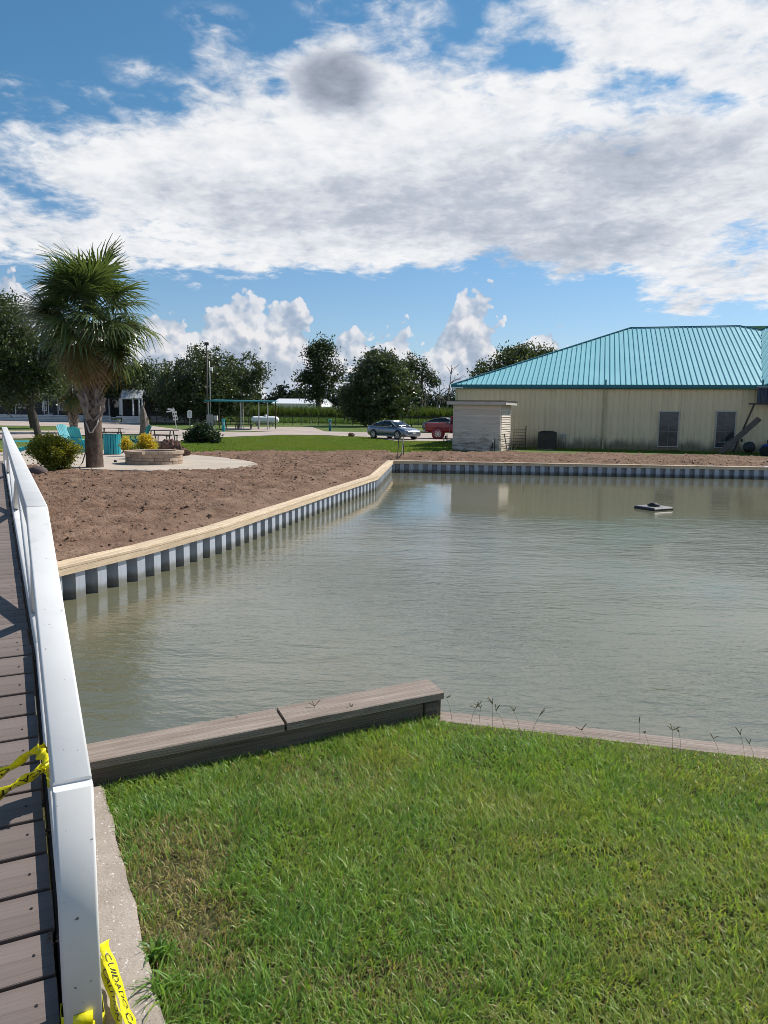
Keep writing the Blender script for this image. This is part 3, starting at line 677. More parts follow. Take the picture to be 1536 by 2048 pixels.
def blades(n, region, hmin, hmax, wid, lean, maskf, tintf, lenf, seed, z0f=lambda x, y: 0 * x, segs=3):
    rg = np.random.default_rng(seed); x = rg.uniform(region[0], region[1], n); y = rg.uniform(region[2], region[3], n)
    k_ = maskf(x, y); x, y = x[k_], y[k_]; n = len(x)
    L = (hmin + (hmax - hmin) * rg.random(n) ** 1.3) * lenf(x, y); th = 14 * fbm(x * 2.1, y * 2.1, seed + 200, 3) + rg.normal(0, 1.35, n)
    ln = lean * (.35 + .9 * rg.random(n)); w = wid * (.6 + .8 * rg.random(n)); dx_, dy_ = np.cos(th), np.sin(th)
    tw = th + rg.normal(0, .7, n) + np.pi / 2; wx, wy = np.cos(tw), np.sin(tw)
    ts = np.linspace(0, 1, segs + 1); V = []; z0 = z0f(x, y)
    for t in ts:
        ang = ln * (.25 + .75 * t); rr = L * t * np.sin(ang) ; zz = L * t * np.cos(ang * .9); ww = w * (1 - t ** 1.7) * .5
        cx, cy = x + dx_ * rr, y + dy_ * rr
        if t < 1: V += [np.stack([cx - wx * ww, cy - wy * ww, z0 + zz], -1), np.stack([cx + wx * ww, cy + wy * ww, z0 + zz], -1)]
        else: V.append(np.stack([cx, cy, z0 + zz], -1))
    V = np.stack(V, 1); nv = V.shape[1]; f = []
    for i in range(segs - 1): f += [(2 * i, 2 * i + 1, 2 * i + 3), (2 * i, 2 * i + 3, 2 * i + 2)]
    f.append((2 * segs - 2, 2 * segs - 1, 2 * segs))
    F = (np.array(f)[None] + (np.arange(n) * nv)[:, None, None]).reshape(-1, 3)
    return V.reshape(-1, 3), F, np.repeat(np.clip(tintf(x, y, rg), 0, 1), nv)
M['blade'] = leaf_mat('lawn_blade', [(0, (.38, .28, .16)), (.2, (.35, .31, .12)), (.42, (.29, .365, .08)), (.7, (.19, .33, .058)), (1, (.115, .235, .06))], .45, .42, .45)
def tint_l(x, y, rg):
    d = dryness(x, y); base = .52 + .85 * (fbm(x * 1.1, y * 1.1, 51) - .45) + .35 * (fbm(x * 5, y * 5, 52) - .5) + np.where(x < -.2, .05, 0)
    t = base + rg.normal(0, .13, len(x)); dead = rg.random(len(x)) < (.025 + .74 * d)
    return np.where(dead, rg.uniform(0, .22, len(x)), t - .12 * d)
def len_l(x, y):
    d = dryness(x, y); edge = np.clip((y - 3.75 + .25 * np.abs(x - .5)) / .5, 0, 1)
    de = np.abs((x - lowf0.x) * n2.x + (y - lowf0.y) * n2.y); return (1 - .55 * d) * (.75 + .6 * fbm(x * 2.2, y * 2.2, 61)) * np.where(x > .35, np.clip(.25 + de / .35, .25, 1), 1)
def mask_l(x, y):
    d = dryness(x, y); rg = np.random.default_rng(5); return lawn_mask(x, y) & (rg.random(len(x)) > .62 * d)
REG = (-1.75, 4.4, .9, 4.35)
g1 = blades(258000, REG, .026, .064, .0048, 1.15, mask_l, tint_l, len_l, 1)
g2 = blades(34000, REG, .045, .08, .0055, 1.1, lambda x, y: mask_l(x, y) & (fbm(x * 2.5, y * 2.5, 71) > .47), tint_l, lambda x, y: (1 - .6 * dryness(x, y)) * np.where(x > .35, np.clip(.2 + np.abs((x - lowf0.x) * n2.x + (y - lowf0.y) * n2.y) / .4, .2, 1), 1), 2)
g3 = blades(38000, REG, .02, .05, .0045, 1.9, lawn_mask, lambda x, y, rg: np.where(rg.random(len(x)) < .35 + .6 * dryness(x, y), rg.uniform(0, .25, len(x)), .45), lambda x, y: 1.0, 3)
V = np.concatenate([g1[0], g2[0], g3[0]]); F = np.concatenate([g1[1], g2[1] + len(g1[0]), g3[1] + len(g1[0]) + len(g2[0])])
tag(link('lawn_grass', np_mesh('lawn_grass', V, F, np.concatenate([g1[2], g2[2], g3[2]])), M['blade']), 'mown green grass with dry patches on the near lawn', 'grass', kind='stuff')
# coarse tufts and seed stalks
def tuft(name, p, n, h, w, lean, label, tint, group=None):
    a = thing(name, (p.x, p.y, 0), label, 'weed', group=group)
    rg = random.randint(0, 9999)
    v, f, t = blades(n, (-.04, .04, -.04, .04), h * .5, h, w, lean, lambda x, y: x == x, lambda x, y, g_: tint + g_.normal(0, .12, len(x)), lambda x, y: 1.0, rg)
    link('leaves', np_mesh(name, v, f, t), M['blade'], a); return a
tuft('grass_tuft', at_z(322, 1990, 0), 46, .14, .008, 1.5, 'spiky grass tuft spilling over the concrete slab edge, nearest the camera', .8)
tuft('grass_tuft', at_z(322, 1905, 0), 60, .085, .014, 1.3, 'broad-leaved weed clump at the concrete slab edge below the brown patch', .9)
tuft('grass_tuft', at_z(262, 1532, 0), 80, .12, .014, 1.2, 'leafy weed clump against the dark face of the raised bulkhead', .9)
tuft('grass_tuft', at_z(345, 1508, 0), 60, .09, .014, 1.2, 'smaller weed clump farther right along the raised bulkhead face', .85)
st = MB(); rr = random.Random(3)
for px, py in [(958, 1448), (985, 1462), (1012, 1462), (1042, 1475), (1060, 1480), (905, 1447), (940, 1455), (1180, 1500), (1280, 1505), (1300, 1508), (1345, 1512), (1362, 1512), (1440, 1520), (1490, 1526), (1510, 1527), (487, 1490), (690, 1466), (620, 1472)]:
    p = at_z(px, py, 0); h_ = rr.uniform(.08, .17); lx, ly = rr.uniform(-.06, .06), rr.uniform(-.03, .03)
    top = Vector((p.x + lx, p.y + ly, h_)); st.tube([p, lerp(p, top, .5) + Vector((lx * -.1, 0, .01)), top], [.0012, .001, .0008], 4)
    for k_ in range(3):
        t2 = top + Vector((rr.uniform(-.035, .035), rr.uniform(-.02, .02), rr.uniform(.01, .04))); st.tube([top, t2], [.002, .0022], 4)
tag(st.build('seed_stalks', mat('seed_stalk', (.13, .12, .05), (.17, .14, .07), 9, .9)), 'thin grass seed stalks standing along the plank edges', 'grass', kind='stuff')

# ------------------------------------------------------------------ caution tape
def ribbon(cs, ws, name, parent, mt=None, th=.0008):
    v = []
    for c, w in zip(cs, ws): v += [Vector(c) - Vector(w) / 2, Vector(c) + Vector(w) / 2]
    f = [(2 * i, 2 * i + 1, 2 * i + 3, 2 * i + 2) for i in range(len(cs) - 1)]
    me = MB().add(v, f).mesh(name, True); o = link(name, me, mt or M['tape'], parent)
    sm = o.modifiers.new('thickness', 'SOLIDIFY'); sm.thickness = th; return o
def tape_text(txt, cs, ws, size, parent, start=.01, flip=-1, off=.0022):
    cu = bpy.data.curves.new('lettering', 'FONT'); cu.body = txt; cu.size = size; cu.resolution_u = 2; cu.align_y = 'CENTER'
    to = bpy.data.objects.new('lettering_src', cu); COL.objects.link(to); dg = bpy.context.evaluated_depsgraph_get()
    me = bpy.data.meshes.new_from_object(to.evaluated_get(dg)); bpy.data.objects.remove(to)
    cs = [Vector(c) for c in cs]; ws = [Vector(w) for w in ws]; acc = [0]
    for a, b_ in zip(cs[:-1], cs[1:]): acc.append(acc[-1] + (b_ - a).length)
    xs = [v.co.x for v in me.vertices]; ym = sum(v.co.y for v in me.vertices) / len(me.vertices)
    bm_ = bmesh.new(); bm_.from_mesh(me)
    bmesh.ops.subdivide_edges(bm_, edges=[e for e in bm_.edges if e.calc_length() > .02], cuts=2)
    kill = []
    for v in bm_.verts:
        x = v.co.x + start
        if x > acc[-1]: kill.append(v); continue
        i = max(0, min(len(acc) - 2, int(np.searchsorted(acc, x)) - 1)); t = (x - acc[i]) / max(1e-6, acc[i + 1] - acc[i])
        c = lerp(cs[i], cs[i + 1], t); w = lerp(ws[i], ws[i + 1], t); nn = (cs[i + 1] - cs[i]).cross(w).normalized()
        v.co = c + w.normalized() * (v.co.y - ym) * flip * (w.length / .075) + nn * off * (1 if nn.z * 1 > 0 else -1)
    bmesh.ops.delete(bm_, geom=kill, context='VERTS'); bm_.to_mesh(me); bm_.free()
    return link('lettering', me, M['ink'], parent)
SCREW = MB().lathe([(0, -.001), (.0048, -.001), (.0048, .0012), (0, .0016)], 8).mesh('screw'); SCREW.materials.append(M['ink'])
for b_o in [o for o in bridge.children if o.name.startswith('deck_board')][:34]:
    link('screw', SCREW, None, b_o, (-.94, random.uniform(-.02, .02), .0152))
def ring(pc, half, z0, z1, turns, width, seed):
    cs, ws = [], []; rr_ = random.Random(seed); ex, ey = Vector((e1.x, e1.y, 0)), Vector((WL.x, WL.y, 0)); n = int(turns * 8)
    for k_ in range(n + 1):
        a = 2 * math.pi * k_ / 8 + .4; m_ = max(abs(math.cos(a)), abs(math.sin(a))); rad = (half + .006) / m_
        cs.append(pc + ex * math.cos(a) * rad + ey * math.sin(a) * rad + Vector((0, 0, z0 + (z1 - z0) * k_ / n + rr_.uniform(-.008, .008))))
        ws.append(Vector((0, 0, width * rr_.uniform(.7, 1))) + ex * rr_.uniform(-.008, .008))
    return cs, ws
p2 = rail_xy(.95) + WL * c_; zd2 = deck_z(.95)
tp = thing('caution_tape', (p2.x, p2.y, zd2), 'yellow caution tape with black letters knotted to the second rail post, trailing across the deck', 'caution tape')
o2 = Vector((p2.x, p2.y, zd2)); loc_ = lambda v: Vector(v) - o2
cs, ws = ring(Vector((0, 0, 0)), TH / 2, .07, .17, 2.3, .07, 4); ribbon(cs, ws, 'knot_wrap', tp)
Yp = p2.y
def strand(pxs, ys, wid, tw0, tw1, name, txt=None, size=.05, start=.0, n=22):
    P_ = [loc_(at_y(x, y, Y)) for (x, y), Y in zip(pxs, ys)]; cs, ws = [], []
    for k_ in range(n + 1):
        t = k_ / n * (len(P_) - 1); i = min(int(t), len(P_) - 2); f_ = t - i
        p0, p1, p2_, p3 = P_[max(i - 1, 0)], P_[i], P_[i + 1], P_[min(i + 2, len(P_) - 1)]
        c = .5 * ((2 * p1) + (p2_ - p0) * f_ + (2 * p0 - 5 * p1 + 4 * p2_ - p3) * f_ ** 2 + (3 * p1 - p0 - 3 * p2_ + p3) * f_ ** 3)
        cs.append(c)
    for k_ in range(n + 1):
        d = (cs[min(k_ + 1, n)] - cs[max(k_ - 1, 0)]).normalized(); a = tw0 + (tw1 - tw0) * k_ / n + .25 * math.sin(k_ * 1.1)
        sdv = d.cross(Vector((0, 0, 1))).normalized(); up = sdv.cross(d); ws.append((sdv * math.cos(a) + up * math.sin(a)) * wid * (.8 + .2 * math.cos(k_ * .9)))
    ribbon(cs, ws, name, tp)
    if txt:
        for off_ in (.002, -.002): tape_text(txt, cs, ws, size, tp, start, -1, off_)
    return cs, ws
strand([(92, 1492), (78, 1497), (58, 1508), (30, 1530), (0, 1547), (-60, 1575), (-160, 1600)], [Yp - .02, Yp - .03, Yp - .06, Yp - .09, Yp - .13, Yp - .2, Yp - .32], .06, 2.2, 1.9, 'strand', 'CUIDADO CAUTION', .055, .14)
strand([(104, 1518), (92, 1530), (70, 1548), (40, 1564), (0, 1588), (-60, 1618), (-160, 1650)], [Yp - .05, Yp - .06, Yp - .08, Yp - .10, Yp - .15, Yp - .22, Yp - .34], .075, 2.3, 2.0, 'strand', 'CAUTION CUIDADO', .06, .05)
strand([(70, 1497), (82, 1508), (98, 1522), (104, 1545)], [Yp - .07, Yp - .08, Yp - .08, Yp - .07], .05, 1.6, 2.6, 'tail', None)
strand([(94, 1528), (92, 1545), (96, 1560)], [Yp - .05, Yp - .06, Yp - .05], .03, 1.2, 2.6, 'tail', None)
p1_ = rail_xy(c_) + WL * c_
tp = thing('caution_tape', (p1_.x, p1_.y, 0), 'yellow caution tape with black letters tied round the foot of the nearest rail post', 'caution tape')
o2 = Vector((p1_.x, p1_.y, 0))
cs, ws = ring(Vector((0, 0, 0)), RW / 2, .03, .085, 1.6, .06, 9); ribbon(cs, ws, 'knot_wrap', tp)
def strand_z(pxs, zs, wid, name, txt, size, start):
    global at_y
    P_ = [at_z(x, y, z) for (x, y), z in zip(pxs, zs)]
    return strand(pxs, [p.y for p in P_], wid, .15, 1.1, name, txt, size, start)
strand_z([(205, 1885), (216, 1915), (232, 1960), (250, 2010), (268, 2070), (285, 2130)], [.13, .10, .085, .085, .08, .06], .05, 'strand', 'CUIDADO CAUTION', .05, .03)
strand_z([(203, 1912), (210, 1945), (224, 1990), (236, 2040), (250, 2110)], [.085, .075, .06, .055, .05], .04, 'strand', 'CAUTION', .045, .05)
# litter on the deck
lm = mat('dead_leaf', (.10, .06, .04), (.17, .11, .075), 20, .9)
for i, (px, py, lab) in enumerate([(68, 1672, 'dark curled dead leaf on the deck boards below the tape'), (105, 1880, 'pale split dead twig on the deck boards beside the nearest post'), (50, 1478, 'thin curved straw lying on the deck above the tape')]):
    p = at_z(px, py, deck_z((at_z(px, py, 0.1).xy - R0.xy).dot(e1)) + .006); p = at_z(px, py, .012 + deck_z((p.xy - R0.xy).dot(e1)))
    mm = MB(); rr = random.Random(i)
    for k_ in range((14, 6, 1)[i]):
        a = Vector((rr.uniform(-.03, .03), rr.uniform(-.012, .012), rr.uniform(0, .008))) if i < 2 else Vector((-.04, -.02, 0)); b_ = a + Vector((rr.uniform(.01, .05), rr.uniform(-.03, .03), rr.uniform(0, .02))) if i < 2 else Vector((.05, .05, .004))
        mm.tube([a, (a + b_) / 2 + Vector((0, .006, .004)), b_], [.0025, .004, .001] if i < 2 else .0015, 4)
    tag(mm.build('dead_leaf' if i < 2 else 'straw', lm if i != 2 else M['pine'], loc=p), lab, 'leaf' if i < 2 else 'straw')
# ------------------------------------------------------------------ cream metal building with turquoise roof
UB, NB = Vector((.96397, -.26600, 0)), Vector((.26600, .96397, 0)); BC = Vector((4.405, 47.58, -.24)); BANG = math.atan2(UB.y, UB.x)
bld = thing('metal_building', BC, 'cream ribbed metal building with turquoise standing-seam hip roof beyond the pond', 'building', BANG)
EAVE, DEP = 3.62, 21.4
PW = .305
pp = [(-PW / 2, 0), (-PW / 2, -.012), (-PW / 2 + .018, -.045), (-PW / 2 + .05, -.045), (-PW / 2 + .068, -.012), (-.02, -.012), (-.012, -.02), (.03, -.02), (.038, -.012), (PW / 2, -.012), (PW / 2, 0)]
wp = MB().prism([(x, y) for x, y in reversed(pp)][::-1], 0, EAVE).mesh('wall_panel'); wp.materials.append(M['wall'])
def wallmat_stain():
    def f(N, co, col):                                            # mould creeping up from the ground
        sp = N.new('ShaderNodeSeparateXYZ'); N.put(sp.inputs[0], co)
        n = N.noise(N.vmath('MULTIPLY', N.new('ShaderNodeNewGeometry').outputs['Position'], (1, 1, .5)), 1.1, 6, .65)
        k = N.math('SUBTRACT', N.math('MULTIPLY', n, 1.5), sp.outputs[2]); col = N.mix(N.math('MULTIPLY', N.smooth(k, -.1, .6), .8), col, (.06, .058, .028, 1))
        s2 = N.noise(N.vmath('MULTIPLY', N.new('ShaderNodeNewGeometry').outputs['Position'], (9, 9, .35)), 1.0, 4, .6)
        return N.mix(N.math('MULTIPLY', N.smooth(s2, .55, .75), .35), col, (.20, .17, .085, 1))
    return f
M['wall2'] = mat('cream_metal_siding_stained', (.70, .585, .39), (.76, .64, .43), .7, .5, 0, vary=.045, extra=wallmat_stain())
wp.materials.clear(); wp.materials.append(M['wall2'])
s = PW / 2
while s < 26:
    link('wall_panel', wp, None, bld, (s, 0, 0)); s += PW
MB().box((13, .06, EAVE / 2), (26, .1, EAVE - .01)).box((.05, DEP / 2, EAVE / 2), (.1, DEP, EAVE - .02)).box((13, DEP, EAVE / 2), (26, .1, EAVE - .02)).build('wall_core', M['wall'], bld)
MB().box((.06, -.05, EAVE / 2), (.14, .05, EAVE)).build('corner_trim', M['wall'], bld)
# roof: local x along the eave, y into the building
OV, RZ0, RPITCH, RS, RX1 = .28, EAVE + .22, .412, 10.8, 17.83
def rp(x, t, lift=0.0): return Vector((x, -OV + t, RZ0 + RPITCH * t + lift))
V0x, V1x, V1t = 17.42, 19.0, 9.9
def t_top(x): return min(RS, max(0.0, x + .2)) if x < RX1 else RS + (V1t - RS) * min(1, (x - RX1) / (V1x - RX1))
x = -.2; PWR = .305
while x < V1x - .01:
    xa, xb = x, min(x + PWR, V1x); ta, tb_ = t_top(xa), t_top(xb); pts = [rp(xa, 0), rp(xb, 0)]
    def vt(x_): return max(0.0, (x_ - V0x) / (V1x - V0x)) * V1t      # valley height at x
    if xb > V0x: pts = [rp(xa, vt(xa))] + ([rp(V0x, 0)] if xa < V0x - .01 else []) + [rp(xb, min(vt(xb), tb_ - .01)), rp(xb, tb_)]
    else: pts.append(rp(xb, tb_))
    if xa < RS - .2 < xb: pts.append(rp(RS - .2, RS))
    if xa < RX1 < xb: pts.append(rp(RX1, RS))
    if ta > .01: pts.append(rp(xa, ta))
    pn = MB().slab(pts, .03).build('roof_panel', M['roof'], bld)
    if ta > .2:
        MB().bar(rp(xa, vt(xa), .02), rp(xa, max(ta - .02, vt(xa) + .05), .02), .04, .055, up=(0, -.4, 1)).build('roof_seam', M['seam'], bld)
    x += PWR
# right cross wing beyond the valley: a slope rising along the eave
def wg(v, s_, lift=0.0): return lerp(rp(V0x, 0), rp(V1x, V1t), v) + Vector((s_, 0, .412 * s_ + lift))
MB().slab([wg(0, .01), wg(0, 4.5), wg(1, 4.5), wg(1, .01)], .03).build('wing_roof', M['roof'], bld)
for k_ in range(-7, 12):                                          # seams run off the valley up to the right
    v0, s0 = (0.0, k_ * .32) if k_ >= 0 else (-k_ * .125, 0.0); v1 = 1.0; s1 = s0 + (v1 - v0) * 2.6
    MB().bar(wg(v0, s0 + .02, .02), wg(v1, s1, .02), .05, .06).build('roof_seam', M['seam'], bld)
MB().bar(wg(1, 0, .03), wg(1, 4.5, .03), .2, .05).build('ridge_cap', M['teal_dark'], bld)
MB().slab([rp(V0x, 0, -.04), rp(V0x + 4.5, 0, -.04), wg(0, 4.5, -.04)], .03).build('gable_fill', M['teal_dark'], bld)
MB().slab([wg(1, .0, -.06), wg(1, 4.5, -.06), wg(1, 4.5, -4), wg(1, 0, -4)], .03).build('wing_back', M['wall'], bld)
MB().slab([rp(-.2, 0), rp(RS - .2, RS), Vector((-.2, -OV + 2 * RS, RZ0))], .03).build('roof_hip', M['roof'], bld)
MB().slab([rp(RS - .2, RS), rp(RX1 + 6, RS), Vector((RX1 + 6, -OV + 2 * RS, RZ0)), Vector((-.2, -OV + 2 * RS, RZ0))], .03).build('roof_back', M['roof'], bld)
MB().bar(rp(-.2, 0, .035), rp(RS - .2, RS, .035), .2, .05).build('hip_cap', M['teal_dark'], bld)
MB().bar(rp(RS - .2, RS, .04), rp(RX1, RS, .04), .2, .05).bar(rp(RX1, RS, .04), rp(V1x, V1t, .04), .2, .05).build('ridge_cap', M['teal_dark'], bld)
MB().box((12.9, -OV - .03, RZ0 - .07), (26.3, .13, .19), bev=.02).build('gutter', M['teal_dark'], bld)
MB().box((12.9, -OV / 2, EAVE + .012), (26.2, OV, .02)).build('soffit', M['teal_dark'], bld)
MB().tube([(9.0, -.09, EAVE), (9.0, -.09, .15), (9.0, -.25, .06)], .045, 8).build('downspout', M['wall'], bld)
for x_ in (9.0, 17.45): MB().tube([rp(x_, -.05, -.1), rp(x_, -.05, .34)], .045, 8).build('vent_pipe', M['teal_dark'], bld)
def window(x0, x1, z0, z1, sign=False):
    w = MB().box(((x0 + x1) / 2, -.05, (z0 + z1) / 2), (x1 - x0, .05, z1 - z0)).build('window', M['black'], bld)
    fr = MB(); t = .055
    fr.box((x0, -.085, (z0 + z1) / 2), (t, .05, z1 - z0 + t)).box((x1, -.085, (z0 + z1) / 2), (t, .05, z1 - z0 + t)).box(((x0 + x1) / 2, -.086, z0), (x1 - x0 + t - .004, .052, t)).box(((x0 + x1) / 2, -.086, z1), (x1 - x0 + t - .004, .052, t))
    fr.build('frame', M['wframe'], w)
    zm = z0 + (z1 - z0) * .44
    for a, b_ in ((z0, zm), (zm, z1)): MB().box(((x0 + x1) / 2, -.079, (a + b_) / 2), (x1 - x0 - t, .006, b_ - a - .03)).build('pane', M['wglass'], w)
    MB().box(((x0 + x1) / 2, -.088, zm), (x1 - x0 - t, .03, .035)).box(((x0 + x1) / 2, -.085, (z0 + z1) / 2), (.022, .02, z1 - z0 - t)).build('muntin', M['wmunt'], w)
    if sign:
        xc = (x0 + x1) / 2; sg = MB(); zb = z0 + .38
        for a, b_ in (((xc - .36, zb), (xc - .36, zb + .2)), ((xc - .36, zb + .2), (xc - .05, zb + .42)), ((xc - .05, zb + .42), (xc + .36, zb + .12)), ((xc + .36, zb + .12), (xc + .30, zb)), ((xc - .36, zb - .03), (xc + .36, zb - .03)), ((xc - .36, zb - .26), (xc + .36, zb - .26))):
            sg.bar((a[0], -.095, a[1]), (b_[0], -.095, b_[1]), .012, .03, up=(0, 1, 0))
        sg.box((xc, -.095, zb - .09), (.66, .008, .05)).build('window_sign', M['wmunt'], w)
M['wframe'] = mat('window_frame', (.42, .42, .40), None, 1, .5); M['wmunt'] = mat('window_muntin', (.17, .19, .20), None, 1, .5)
M['wglass'] = mat('window_glass', (.022, .028, .032), (.06, .075, .08), 1.6, .08, spec=.6, stretch=(1, 1, 2.5))
window(12.1, 13.18, .30, 2.33); window(15.2, 16.22, .30, 2.37, True)
MB().box((13.0, -.09, .05), (.55, .1, .1)).build('wall_vent', M['black'], bld)
MB().box((16.62, -.07, .75), (.10, .05, .18)).build('wall_outlet', M['black'], bld)
def bl(x, y, z=0.0): return BC + UB * x + NB * y + Vector((0, 0, z))
# lean-to canopy at the right
ln = thing('lean_to', bl(17.1, -1.2), 'dark blue corrugated lean-to panel on a black beam at the right picture edge', 'canopy', BANG)
for i in range(18):
    MB().box((.09 + i * .17, .4 + .02 * (i % 2), 3.28), (.16, .05, .86), bev=.02).build('corrugated_panel', M['blue'], ln)
MB().box((1.5, .40, 3.73), (3.1, .1, .04)).build('top_trim', M['steel'], ln)
MB().box((1.3, .33, 2.80), (3.4, .08, .08)).build('beam', M['black'], ln)
MB().box((1.5, .85, 3.70), (3.1, .8, .02)).build('roof_sheet', M['blue'], ln)
MB().bar((-.12, .34, 2.76), (-1.05, .3, .02), .09, .09).build('post', M['dark_metal'], ln)
bd = thing('leaning_board', bl(15.3, -1.5), 'wide dark board leaning beside the second window', 'board', BANG)
MB().bar((0, 0, .03), (1.95, .35, 2.0), .32, .05, up=(-.6, -1, .3)).build('board', M['dark_wood'], bd)
# blue machine
mw = thing('mower', bl(17.2, -2.6), 'blue machine with black top half hidden at the right picture edge', 'mower', BANG)
MB().ball((.75, 0, .32), (.85, .5, .42), 10, .12, 3).build('body', M['mower_blue'], mw, True)
MB().box((.9, .1, .78), (1.2, .7, .32), bev=.1).build('cover', M['black'], mw)
for q in (-.12, .55): MB().lathe([(.10, -.06), (.26, -.06), (.28, 0), (.26, .06), (.10, .06)], 16).build('wheel', M['rubber'], mw, True, (q + .2, -.45, .26), (R(90), 0, 0))
MB().bar((.35, -.53, .56), (.55, -.53, .50), .02, .05).bar((.55, -.53, .50), (.78, -.53, .56), .02, .05).build('badge', M['white'], mw)
wl = thing('hose_reel', bl(16.75, -1.6), 'round black hose reel standing by the wall left of the blue machine', 'hose reel', BANG)
MB().lathe([(.06, -.1), (.30, -.1), (.30, -.07), (.22, -.06), (.22, .06), (.30, .07), (.30, .1), (.06, .1)], 20).build('drum', M['black'], wl, True, (0, 0, .42), (R(80), 0, R(15)))
MB().tube([(-.2, -.1, 0), (0, 0, .42), (.2, -.1, 0)], .02, 6).tube([(-.2, .15, 0), (0, 0.05, .42), (.2, .15, 0)], .02, 6).build('stand', M['dark_metal'], wl)
# air conditioner and pipes
ac_ = ground_at(1094, 895); ac = thing('air_conditioner', (ac_.x - .58, 45.1, terrain(45)), 'black box air-conditioning condenser against the cream wall', 'air conditioner', BANG)
MB().box((0, 0, .54), (1.05, .9, 1.02), bev=.05).build('cabinet', M['black'], ac); MB().lathe([(.38, 1.05), (.40, 1.08), (.12, 1.10)], 20).build('fan_guard', M['dark_metal'], ac)
for k_ in range(12): MB().box((0, -.455, .12 + k_ * .065), (.9, .02, .022)).build('louver', M['dark_metal'], ac)
MB().box((0, 0, .015), (1.15, 1.05, .05)).build('base_pad', M['slab'], ac)
gm = thing('gas_meter', bl(6.72, -.22), 'small grey meter box on thin pipes right of the black condenser', 'meter', BANG)
MB().box((0, 0, .82), (.26, .14, .2), bev=.03).build('meter_box', M['wframe'], gm); MB().tube([(-.1, 0, 0), (-.1, 0, .75)], .022, 6).tube([(.1, 0, 0), (.1, 0, .75)], .022, 6).tube([(-.1, 0, .35), (.12, 0, .5)], .018, 6).build('pipe', M['wmunt'], gm)

# ------------------------------------------------------------------ pump shed
US, NS = Vector((.927, -.375, 0)), Vector((.375, .927, 0)); SC = Vector((3.86, 42.75, -.22)); SANG = math.atan2(US.y, US.x)
sh = thing('pump_shed', SC, 'small weathered clapboard shed with flat overhanging roof beside the pond', 'shed', SANG)
SWD, SDP, SHT = 2.72, 2.3, 2.55
def shed_mould():
    def f(N, co, col):
        g_ = N.new('ShaderNodeNewGeometry').outputs['Position']; sp = N.new('ShaderNodeSeparateXYZ'); N.put(sp.inputs[0], g_)
        n = N.noise(N.vmath('MULTIPLY', g_, (1.2, 1.2, 5)), 1.6, 6, .7); k = N.math('SUBTRACT', N.math('MULTIPLY', n, 2.6), N.math('MULTIPLY', sp.outputs[2], .42))
        return N.mix(N.math('MULTIPLY', N.smooth(k, 1.0, 1.65), .7), col, (.085, .062, .045, 1))
    return f
M['siding'] = mat('weathered_clapboard', (.60, .52, .44), (.68, .60, .52), 2, .8, .2, 20, stretch=(.5, .5, 4), vary=.09, extra=shed_mould())
n_ = 19; bh = SHT / n_
for k_ in range(n_):
    z0 = k_ * bh
    pr = [(0, z0), (0, z0 + bh + .02), (-.008, z0 + bh + .02), (-.05, z0), ]
    f1 = MB().add([(.07, y, z) for y, z in pr] + [(SWD - .07, y, z) for y, z in pr], [(0, 1, 2, 3), (7, 6, 5, 4), (0, 4, 5, 1), (1, 5, 6, 2), (2, 6, 7, 3), (3, 7, 4, 0)])
    o = f1.build('clapboard', M['siding'], sh)
    f2 = MB().add([(SWD - y, .07, z) for y, z in pr] + [(SWD - y, SDP - .05, z) for y, z in pr], [(3, 2, 1, 0), (4, 5, 6, 7), (1, 5, 4, 0), (2, 6, 5, 1), (3, 7, 6, 2), (0, 4, 7, 3)])
    f2.build('clapboard', M['siding'], sh)
MB().box((SWD / 2, SDP / 2, SHT / 2), (SWD - .03, SDP - .03, SHT)).build('core', M['siding'], sh)
for x_, y_ in ((.035, -.01), (SWD - .03, -.01), (SWD + .01, SDP - .03)): MB().box((x_, y_, SHT / 2), (.085, .085, SHT - .01)).build('corner_board', M['siding'], sh)
M['fascia'] = mat('shed_fascia', (.50, .46, .42), (.57, .53, .49), 2, .8, vary=.05)
rf = MB().box((SWD / 2, SDP / 2, SHT + .20), (SWD + .72, SDP + .7, .05)).build('roof', M['dark_metal'], sh)
for c, d in (((SWD / 2, -.30, SHT + .085), (SWD + .60, .04, .18)), ((SWD + .31, SDP / 2, SHT + .085), (.04, SDP + .56, .178)), ((-.31, SDP / 2, SHT + .085), (.04, SDP + .56, .178))): MB().box(c, d).build('fascia', M['fascia'], rf)
MB().box((SWD / 2, SDP / 2, SHT + .165), (SWD + .5, SDP + .5, .02)).build('soffit', M['siding'], rf)
MB().box((SWD - .38, -.06, .55), (.12, .06, .16), bev=.02).build('outlet_box', M['white'], sh)
MB().tube([(SWD - .42, -.08, 0), (SWD - .4, -.08, .5)], .02, 6).tube([(SWD - .28, -.08, 0), (SWD - .28, -.08, .72)], .018, 6).tube([(SWD - .55, -.1, 0), (SWD - .44, -.1, .28)], .02, 6).build('pipe', M['dark_metal'], sh)
sc = thing('leaning_sticks', SC + US * (SWD + .35) + NS * .3, 'bundle of thin dark sticks and pipes leaning at the shed corner', 'sticks', SANG)
for a, b_ in (((0, 0, 0), (-.25, .25, .95)), ((.2, .1, 0), (.05, .5, .6)), ((.3, 0, 0), (.5, .4, .35)), ((-.1, .1, 0), (.3, .3, .12))): MB().tube([a, b_], .025, 6).build('stick', M['dark_metal'], sc)
gt = thing('wire_gate', SC + US * (SWD + .15) + NS * 2.35, 'dark wire gate panel between the shed and the building wall', 'gate', SANG)
MB().tube([(.75, .2, 0), (.75, .2, 1.4)], .03, 6).build('post', M['dark_metal'], gt)
for k_ in range(7): MB().tube([(.0, .2, .12 + k_ * .17), (.75, .2, .16 + k_ * .17)], .010, 4).build('wire', M['dark_metal'], gt)
